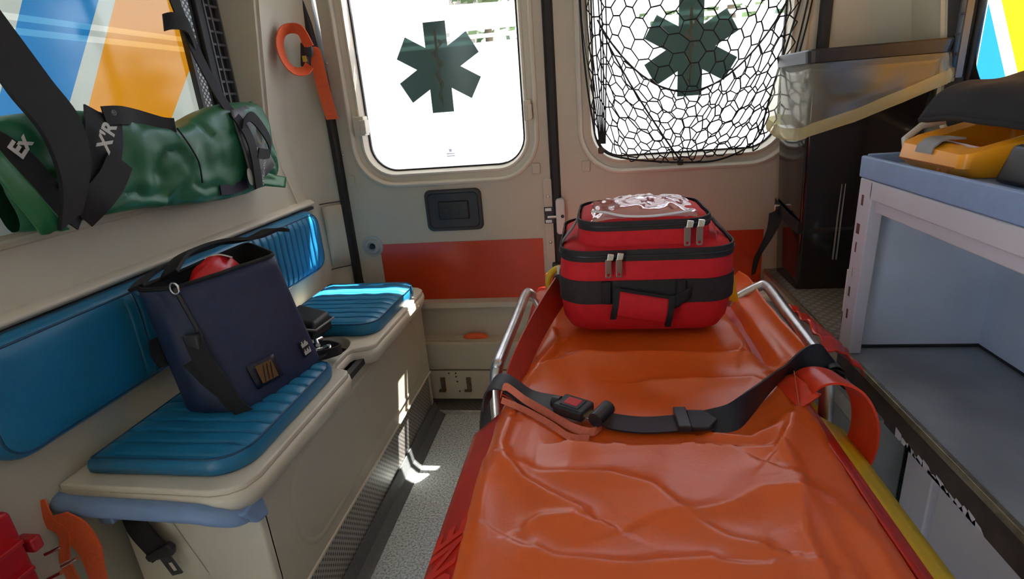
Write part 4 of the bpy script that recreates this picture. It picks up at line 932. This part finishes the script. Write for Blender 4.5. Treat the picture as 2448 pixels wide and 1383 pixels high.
rr_ = cat([(.330, 1.385, .560), (.350, 1.400, .590), (.405, 1.408, .620), (.424, 1.392, .626), (.416, 1.20, .626), (.406, .985, .626), (.403, .955, .615), (.402, .940, .58), (.402, .935, .50)], 5)
obj('side_rail', B().tube(rr_, .0125, 14), ALU, sr, smooth=True)

# orange sheet ------------------------------------------------------
RID = [  # fold ridges on the sheet: polyline, height, half width
    (((-.149, .801), (-.159, .729), (-.147, .682), (-.112, .640), (-.062, .604), (-.023, .580)), .012, .011),
    (((-.126, .683), (-.090, .662), (.011, .656), (.066, .629), (.101, .578), (.140, .545), (.170, .534)), .008, .016),
    (((-.172, .652), (-.154, .557), (-.144, .400)), .008, .022),
    (((.256, .615), (.232, .551), (.223, .400)), .010, .017),
    (((.257, .619), (.208, .625), (.135, .598), (.081, .577)), .008, .017),
    (((-.082, .519), (-.056, .505), (.025, .502), (.118, .505)), .008, .014),
    (((.254, .656), (.291, .617), (.312, .555), (.304, .400)), .008, .018),
    (((-.118, .976), (-.029, 1.040), (.141, 1.050), (.299, 1.038), (.364, .997)), .014, .022),
    (((-.111, .984), (-.072, 1.040), (.041, 1.074)), .006, .006),
    (((.169, .771), (.228, .762), (.277, .785), (.309, .828)), .009, .010),
    (((.097, .941), (.201, .940), (.276, .948), (.313, .902)), .009, .013),
    (((.314, 1.216), (.311, 1.134), (.286, 1.063)), .009, .010),
    (((-.109, 1.196), (-.090, 1.120), (-.112, 1.003)), .008, .007),
    (((-.070, 1.12), (-.105, 1.06), (-.130, .95)), .006, .006),
    (((-.092, .560), (-.076, .568), (-.033, .567)), .006, .008),
    (((.262, .735), (.290, .770), (.300, .800)), .014, .010)]
def segd(px, py, a, c):
    dx, dy = c[0]-a[0], c[1]-a[1]; t = max(0, min(1, ((px-a[0])*dx+(py-a[1])*dy)/(dx*dx+dy*dy))); ex, ey = px-a[0]-dx*t, py-a[1]-dy*t
    return math.hypot(ex, ey), (dx*ey-dy*ex)
def sheet_h(x, y):
    z = .600
    x, y = x+.010*noise.noise(V((x*9, y*9, 5))), y+.010*noise.noise(V((x*9, y*9, 8)))
    for P, h, w in RID:
        d, sd = min((segd(x, y, P[i], P[i+1]) for i in range(len(P)-1)), key=lambda q: q[0])
        ws = w*(.75 if sd > 0 else 2.6)
        if d < ws*4: z += h*1.25*math.exp(-(math.sqrt(d*d+.0035**2)-.0035)/ws)
    z += .008*noise.noise(V((x*6+y*3, y*7-x*4, .3)))+.003*noise.noise(V((x*15, y*12, 1.7)))
    ye = .742-.035*(x+.058)                                   # raised near panel with a crisp far edge
    mx_ = max(0, min(1, (x+.10)/.05))*max(0, min(1, (.285-x)/.02))
    s = max(0, min(1, (ye-y)/.004+.5)); z += .012*mx_*s*(1-.6*max(0, min(1, (ye-y)/.12)))
    z -= .008*mx_*math.exp(-((y-ye-.02)/.016)**2)*(1 if y > ye else 0)
    return z
def sheet_f(u, v):
    y = .29+1.30*v
    k = max(0, min(1, (y-.98)/.05)); k2 = max(0, min(1, (y-.86)/.12))
    xl = -.188+.026*k2+.03*max(0, min(1, (y-1.0)/.2)); xr = .352+.004*math.sin(y*9)-.025*k2*(1-k)+.048*k
    x = xl+(xr-xl)*u; z = sheet_h(min(x, .37), y)
    dl = x-xl; dr = xr-x
    if dl < .030: z -= .030*((.030-dl)/.030)**2
    if dr < .030: z -= (.028*(1-k)-.022*k)*((.030-dr)/.030)**2
    if k > 0: z -= k*.030*math.exp(-((x-.325)/.018)**2)
    if y > 1.5: z -= (y-1.5)*.15
    return (x, y, z)
sh = obj('sheet', B().grid(sheet_f, 150, 300), SHEET, None, smooth=True, solid=.0015); tag(sh, 'glossy wrinkled orange vinyl sheet covering the stretcher mattress', 'sheet')
sh.location = (0, 0, 0)

# black lap belt across the sheet -----------------------------------
lb_ = thing('lap_belt', 'black lap belt with red button buckle lying across the orange sheet', 'belt', (.1, .85, .62))
def zs(x, y, o=.006): return V((x, y, sheet_h(x, y)+o))
BELT = mat('black_belt_webbing', (.012, .012, .018), .42, var=.25, vscale=250, bump=.25, bscale=900)
w1 = cat([(-.215, .905, .575), (-.205, .900, .618), (-.175, .888, .632), zs(-.130, .868, .010), zs(-.085, .846, .014), zs(-.065, .835, .016)], 6)
obj('left_webbing', B().ribbon(w1, [(.005, .022, .004)]*len(w1), .003), BELT, lb_, smooth=True)
ux = V((.86, -.50, 0)).normalized(); uy = V((.50, .86, 0)).normalized(); c0 = zs(-.046, .815, .024)
def obox(c, hx, hy, hz, ax=None, ay=None):
    ax = ax or ux; ay = ay or uy; az = ax.cross(ay).normalized()
    return B().hexa([c-ax*hx-ay*hy-az*hz, c+ax*hx-ay*hy-az*hz, c+ax*hx+ay*hy-az*hz, c-ax*hx+ay*hy-az*hz, c-ax*hx-ay*hy+az*hz, c+ax*hx-ay*hy+az*hz, c+ax*hx+ay*hy+az*hz, c-ax*hx+ay*hy+az*hz])
bk_ = obj('buckle', obox(c0, .029, .022, .010), BLACKP, lb_, bevel=.005, seg=3)
obj('button_frame', obox(c0+V((0, 0, .0105)), .018, .015, .0012), DGREY, bk_, bevel=.002)
obj('red_button', obox(c0+V((0, 0, .0115)), .013, .0105, .0012), mat('red_button', (.62, .012, .012), .4), bk_, bevel=.001)
obj('belt_sleeve', B().tube([c0-ux*.040, c0-ux*.026], [.011, .013], 12), BLACKP, bk_, smooth=True)
c1_ = c0+ux*.040-V((0, 0, .004)); tn = obj('tongue', obox(c1_, .014, .013, .0018), CHROME, lb_, bevel=.001)
obj('tongue_roller', B().tube([c0+ux*.052-uy*.018+V((0, 0, .002)), c0+ux*.052+uy*.026+V((0, 0, .004))], .0125, 14), BLACKP, tn, smooth=True)
w2 = cat([c0+ux*.055, zs(.020, .795, .010), zs(.07, .790, .008), zs(.13, .792, .012), zs(.175, .795, .014)], 6)
obj('middle_webbing', B().ribbon(w2, [(.002, .023, .0)]*len(w2), .003), BELT, lb_, smooth=True)
ca = zs(.128, .793, .018); ad = obj('adjuster', obox(ca, .010, .029, .006, V((1, .03, 0)).normalized(), V((-.03, 1, 0)).normalized()), BLACKP, lb_, bevel=.002)
obj('adjuster_tab', B().prism([ca+V((.010, -.025, -.004)), ca+V((.038, -.025, -.004)), ca+V((.055, .0, -.004)), ca+V((.038, .026, -.004)), ca+V((.010, .026, -.004))], (0, 0, .006)), BELT, ad, bevel=.002)
w3 = cat([zs(.165, .795, .012), zs(.205, .800, .016), zs(.245, .835, .024), (.300, .890, .640), (.350, .930, .650), (.392, .948, .650), (.412, .948, .636), (.418, .946, .600)], 6)
W3_ = []
for k in range(len(w3)):
    q = k/(len(w3)-1); a = .15+1.9*math.sin(min(1, q*1.7)*math.pi/2)*max(0, 1-max(0, q-.45)*2.2)
    W3_.append(V((-.30*math.cos(a), .85*math.cos(a), 0)).normalized()*.023*abs(math.cos(a)) + V((0, 0, .023*math.sin(a))))
obj('right_webbing', B().ribbon(w3, W3_, .003), BELT, lb_, smooth=True)
obj('rail_wrap', B().loft([[(.405+.0165*math.cos(q), y, .625+.0165*math.sin(q)) for q in [2*math.pi*k/16 for k in range(16)]] for y in (.925, .985)], False, False), BELT, lb_, smooth=True)
# faded orange webbing folded under the belt
fw_ = thing('folded_strap', 'faded coral webbing strap folded double beneath the black belt buckle', 'strap', (-.1, .81, .61))
q1 = cat([(-.178, .862, .620), (-.168, .868, .634), zs(-.130, .850, .016), zs(-.085, .812, .014), zs(-.045, .775, .012), zs(-.015, .768, .012), zs(.000, .782, .012)], 7)
CORAL = mat('coral_webbing', (.62, .15, .08), .6, var=.12, vscale=200, bump=.3, bscale=900)
obj('upper_fold', B().ribbon(q1, [(.001, .003, .006)]*len(q1), .003), CORAL, fw_, smooth=True)
q2 = cat([(-.176, .858, .612), zs(-.130, .832, .008), zs(-.085, .792, .008), zs(-.050, .760, .008), zs(-.020, .758, .008)], 7)
obj('lower_fold', B().ribbon(q2, [(.001, .004, .004)]*len(q2), .003), CORAL, fw_, smooth=True)
# red strap loop at the right edge
rs = thing('strap_loop', 'wide red vinyl strap loop bulging over the right edge of the stretcher', 'strap', (.37, .85, .58))
q = cat([(.330, .885, .606), (.345, .882, .640), (.372, .874, .652), (.402, .864, .642), (.422, .852, .606), (.426, .845, .560), (.415, .840, .515), (.395, .838, .49)], 7)
RLV = mat('red_strap_vinyl', (.68, .045, .015), .3, var=.1, vscale=30, bump=.2, bscale=150)
obj('band', B().ribbon(q, [V((.006, -.032, .002)) for _ in q], .004), RLV, rs, smooth=True)
P = [V((.300, .925, .616)), V((.330, .905, .640)), V((.352, .845, .630)), V((.318, .835, .612))]
pt = sheetq('stitched_patch', P, RLV, rs, .003, 8, 6, .003, 8)
obj('stitching', B().tube([P[0]+V((0, 0, .004)), P[2]+V((0, 0, .004))], .001, 4), CORAL, pt); obj('stitching', B().tube([P[1]+V((0, 0, .004)), P[3]+V((0, 0, .004))], .001, 4), CORAL, pt)

# ================================================================== RED BAG
rb = thing('medical_bag', 'red two-tier zipped medical bag with black trim lying on the orange sheet', 'bag', (.10, 1.30, .612))
ZB = .615
def rloop(z, x0, x1, y0, y1, r, bul=0.0):
    pts = rr(x0, x1, y0, y1, r, 8, 8); cx, cy = (x0+x1)/2, (y0+y1)/2; out = []
    for x, y in pts:
        w = .0025*noise.noise(V((x*16, y*16, z*16))); n = V((x-cx, y-cy)).normalized(); out.append(V((x+n.x*w, y+n.y*w, z)))
    return out
low = [(ZB, -.045, .250, 1.165, 1.46, .05), (ZB+.008, -.066, .268, 1.145, 1.475, .06), (ZB+.030, -.077, .280, 1.134, 1.482, .065), (.685, -.082, .287, 1.130, 1.485, .068), (.745, -.083, .289, 1.129, 1.485, .07), (.785, -.080, .287, 1.131, 1.484, .07), (.803, -.074, .281, 1.136, 1.478, .07), (.815, -.055, .262, 1.155, 1.46, .07), (.818, .0, .21, 1.2, 1.42, .07)]
obj('main_compartment', B().loft([rloop(*s) for s in low]), REDC, rb, smooth=True)
upp = [(.806, -.046, .244, 1.150, 1.415, .06), (.830, -.038, .238, 1.146, 1.405, .06), (.852, -.036, .237, 1.146, 1.395, .06), (.862, -.031, .232, 1.150, 1.390, .06), (.871, -.012, .214, 1.170, 1.375, .06), (.879, .020, .186, 1.195, 1.345, .06), (.882, .06, .14, 1.24, 1.30, .03)]
obj('top_compartment', B().loft([rloop(*s) for s in upp]), REDC, rb, smooth=True)
ZIP = mat('black_zip_tape', (.018, .014, .015), .75, var=.3, vscale=120)
def band(name, z0, z1, s, g, m):
    x0, x1, y0, y1, r = s; return obj(name, B().loft([rloop(z, x0-k, x1+k, y0-k, y1+k, r) for z, k in ((z0, 0), (z0, g), ((z0+z1)/2, g*1.25), (z1, g), (z1, 0))], False, False), m, rb, smooth=True)
zl = band('lower_zip', .784, .808, (-.079, .286, 1.132, 1.483, .07), .003, ZIP); zu = band('upper_zip', .846, .866, (-.0355, .2365, 1.146, 1.398, .06), .003, ZIP)
wb = band('waist_webbing', .690, .742, (-.083, .289, 1.129, 1.485, .07), .0022, ZIP)
for s, z in ((.0055, .796), (.0055, .856)):
    L = rloop(z, *((-.079, .286, 1.132, 1.483, .07) if z < .82 else (-.0355, .2365, 1.146, 1.398, .06)))
    c_ = V((.104, 1.30, z)); obj('zip_teeth', B().tube([p+(p-c_).normalized()*.0045 for p in L], .0022, 5, True), BLACKP, zl if z < .82 else zu, smooth=True)
def pull(x, z, y, parent, tilt=0):
    sl = obj('zip_slider', B().hexa([V((x-.007, y-.010, z-.008)), V((x+.007, y-.010, z-.008)), V((x+.007, y, z-.008)), V((x-.007, y, z-.008)), V((x-.004, y-.008, z+.008)), V((x+.010, y-.008, z+.006)), V((x+.010, y, z+.006)), V((x-.004, y, z+.008))]), CHROME, parent, bevel=.002)
    o_ = rr(x-.0065+tilt, x+.0065+tilt, z-.046, z-.004, .004, 3, 2); h = [(x+tilt+.0032*math.cos(q), z-.039+.0032*math.sin(q)) for q in [2*math.pi*k/10 for k in range(10)]]
    plate('zip_pull', o_, [h], lambda a, c: (a, y-.0085, c), (0, .002, 0), mat('grey_pull_metal', (.30, .27, .26), .3, .9), sl, bevel=.0006, seg=1)
pull(.186, .857, 1.139, zu, -.003); pull(.208, .858, 1.139, zu, -.001)
pull(.026, .797, 1.126, zl, -.003); pull(.046, .798, 1.126, zl, -.001)
# padded grab handle hanging on the front, one corner dropped
P = [V((.042, 1.118, .722)), V((.150, 1.116, .702)), V((.143, 1.112, .650)), V((.034, 1.113, .668))]
def hf(u, v):
    p = (P[0]*(1-u)+P[1]*u)*(1-v)+(P[3]*(1-u)+P[2]*u)*v; return p+V((0, -.007*math.sin(math.pi*v), 0))
hd = obj('handle_pad', B().grid(hf, 10, 8), REDC, rb, smooth=True, solid=.006)
for u0, nm in ((-.02, 'handle_end'), (1.02, 'handle_end')):
    obj(nm, B().ribbon([hf(u0, v/8)+V((0, -.001, 0)) for v in range(-1, 10)], (.006, 0, .0), .008), BLACKF, hd, smooth=True)
obj('handle_trim', B().ribbon([hf(u/10, -.06)+V((0, -.001, 0)) for u in range(11)], (.0, 0, .004), .007), BLACKF, hd, smooth=True)
for x in (.018, .172): b = B().hexa([V((x-.010, 1.120, .692)), V((x+.010, 1.120, .690)), V((x+.010, 1.130, .690)), V((x-.010, 1.130, .692)), V((x-.010, 1.119, .742)), V((x+.010, 1.119, .742)), V((x+.010, 1.130, .742)), V((x-.010, 1.130, .742))]); obj('handle_tab', b, BLACKF, wb, bevel=.003)
sheetq('handle_web', [(.148, 1.119, .705), (.192, 1.119, .726), (.188, 1.121, .700), (.146, 1.115, .672)], BLACKF, hd, .004, 6, 4, .002, 3)
# clear document pocket on the top
CLP = clear('clear_pvc', (.97, .97, .98), .42, .05, .06, (.9, .9, .9))
def pf_(u, v):
    x = -.012+.225*u; y = 1.162+.20*v; e = max(0, 1-((u-.5)/.5)**2)**.4*max(0, 1-((v-.5)/.5)**2)**.4
    return V((x, y, .864+.028*e+.008*noise.noise(V((u*6, v*4, 2)))+.003*noise.noise(V((u*15, v*9, 5)))))
cp = obj('clear_pocket', B().grid(pf_, 60, 50), CLP, rb, smooth=True)
obj('pocket_seam', B().tube(cat([(-.008, 1.185, .882), (.020, 1.165, .882), (.060, 1.158, .874), (.110, 1.156, .872), (.160, 1.156, .876), (.195, 1.160, .880)], 6), .0028, 6), mat('clear_seam', (.75, .75, .77), .15), cp, smooth=True)
# grey side straps
for sgn, x0, x1 in ((-1, -.040, -.072), (1, .242, .278)):
    st_ = cat([(x0, 1.24, .858), (x0+sgn*.012, 1.235, .838), (x1-sgn*.006, 1.230, .822), (x1+sgn*.010, 1.228, .800)], 5)
    obj('side_strap', B().ribbon(st_, (0, .016, 0), .003), mat('grey_strap', (.10, .10, .11), .6), rb, smooth=True)
sheetq('side_pocket', [(.242, 1.165, .842), (.250, 1.24, .842), (.262, 1.22, .815), (.245, 1.150, .815)], clear('pink_clear_pvc', (1, .75, .78), .12, .1, .25, (.9, .25, .3)), rb, .001, 6, 4, .003, 6)
# yellow reel and coral cloth behind the bag
yr = thing('reel', 'yellow round reel with dark hub half hidden behind the red bag', 'reel', (-.105, 1.42, .60))
obj('ring', B().tube([(-.100+.030*math.cos(q), 1.400+.012*math.cos(q), .655+.036*math.sin(q)) for q in [2*math.pi*k/24 for k in range(24)]], .0085, 8, True), YELLOW, yr, smooth=True)
obj('hub', B().tube([(-.100, 1.395, .655), (-.100, 1.420, .655)], .020, 14), BLACKP, yr, smooth=True)
obj('tab', B().box((-.105, 1.385, .678), (-.090, 1.392, .700)), WHITEP, yr, bevel=.002)
cw = tag(sheetq('coral_cloth', [(-.165, 1.40, .612), (-.128, 1.44, .640), (-.118, 1.36, .625), (-.148, 1.34, .600)], CORAL, None, .006, 8, 6, .010, 9), 'coral fabric scrap tucked between left rail and red bag', 'cloth')
tag(sheetq('orange_flag', [(-.160, 1.61, .605), (-.105, 1.60, .640), (-.100, 1.60, .560), (-.130, 1.61, .555)], ORANGEW, None, .003, 6, 4, .004, 12), 'small orange flap standing by the door latch behind the bag', 'flap')
b = B().prism([V((.300, 1.33, .62)), V((.345, 1.35, .60)), V((.335, 1.36, .665)), V((.322, 1.35, .690))], (.004, .01, 0)); tag(obj('yellow_tab', b, YELLOW, None, bevel=.002), 'small yellow tab peeking out right of the red bag', 'tab')
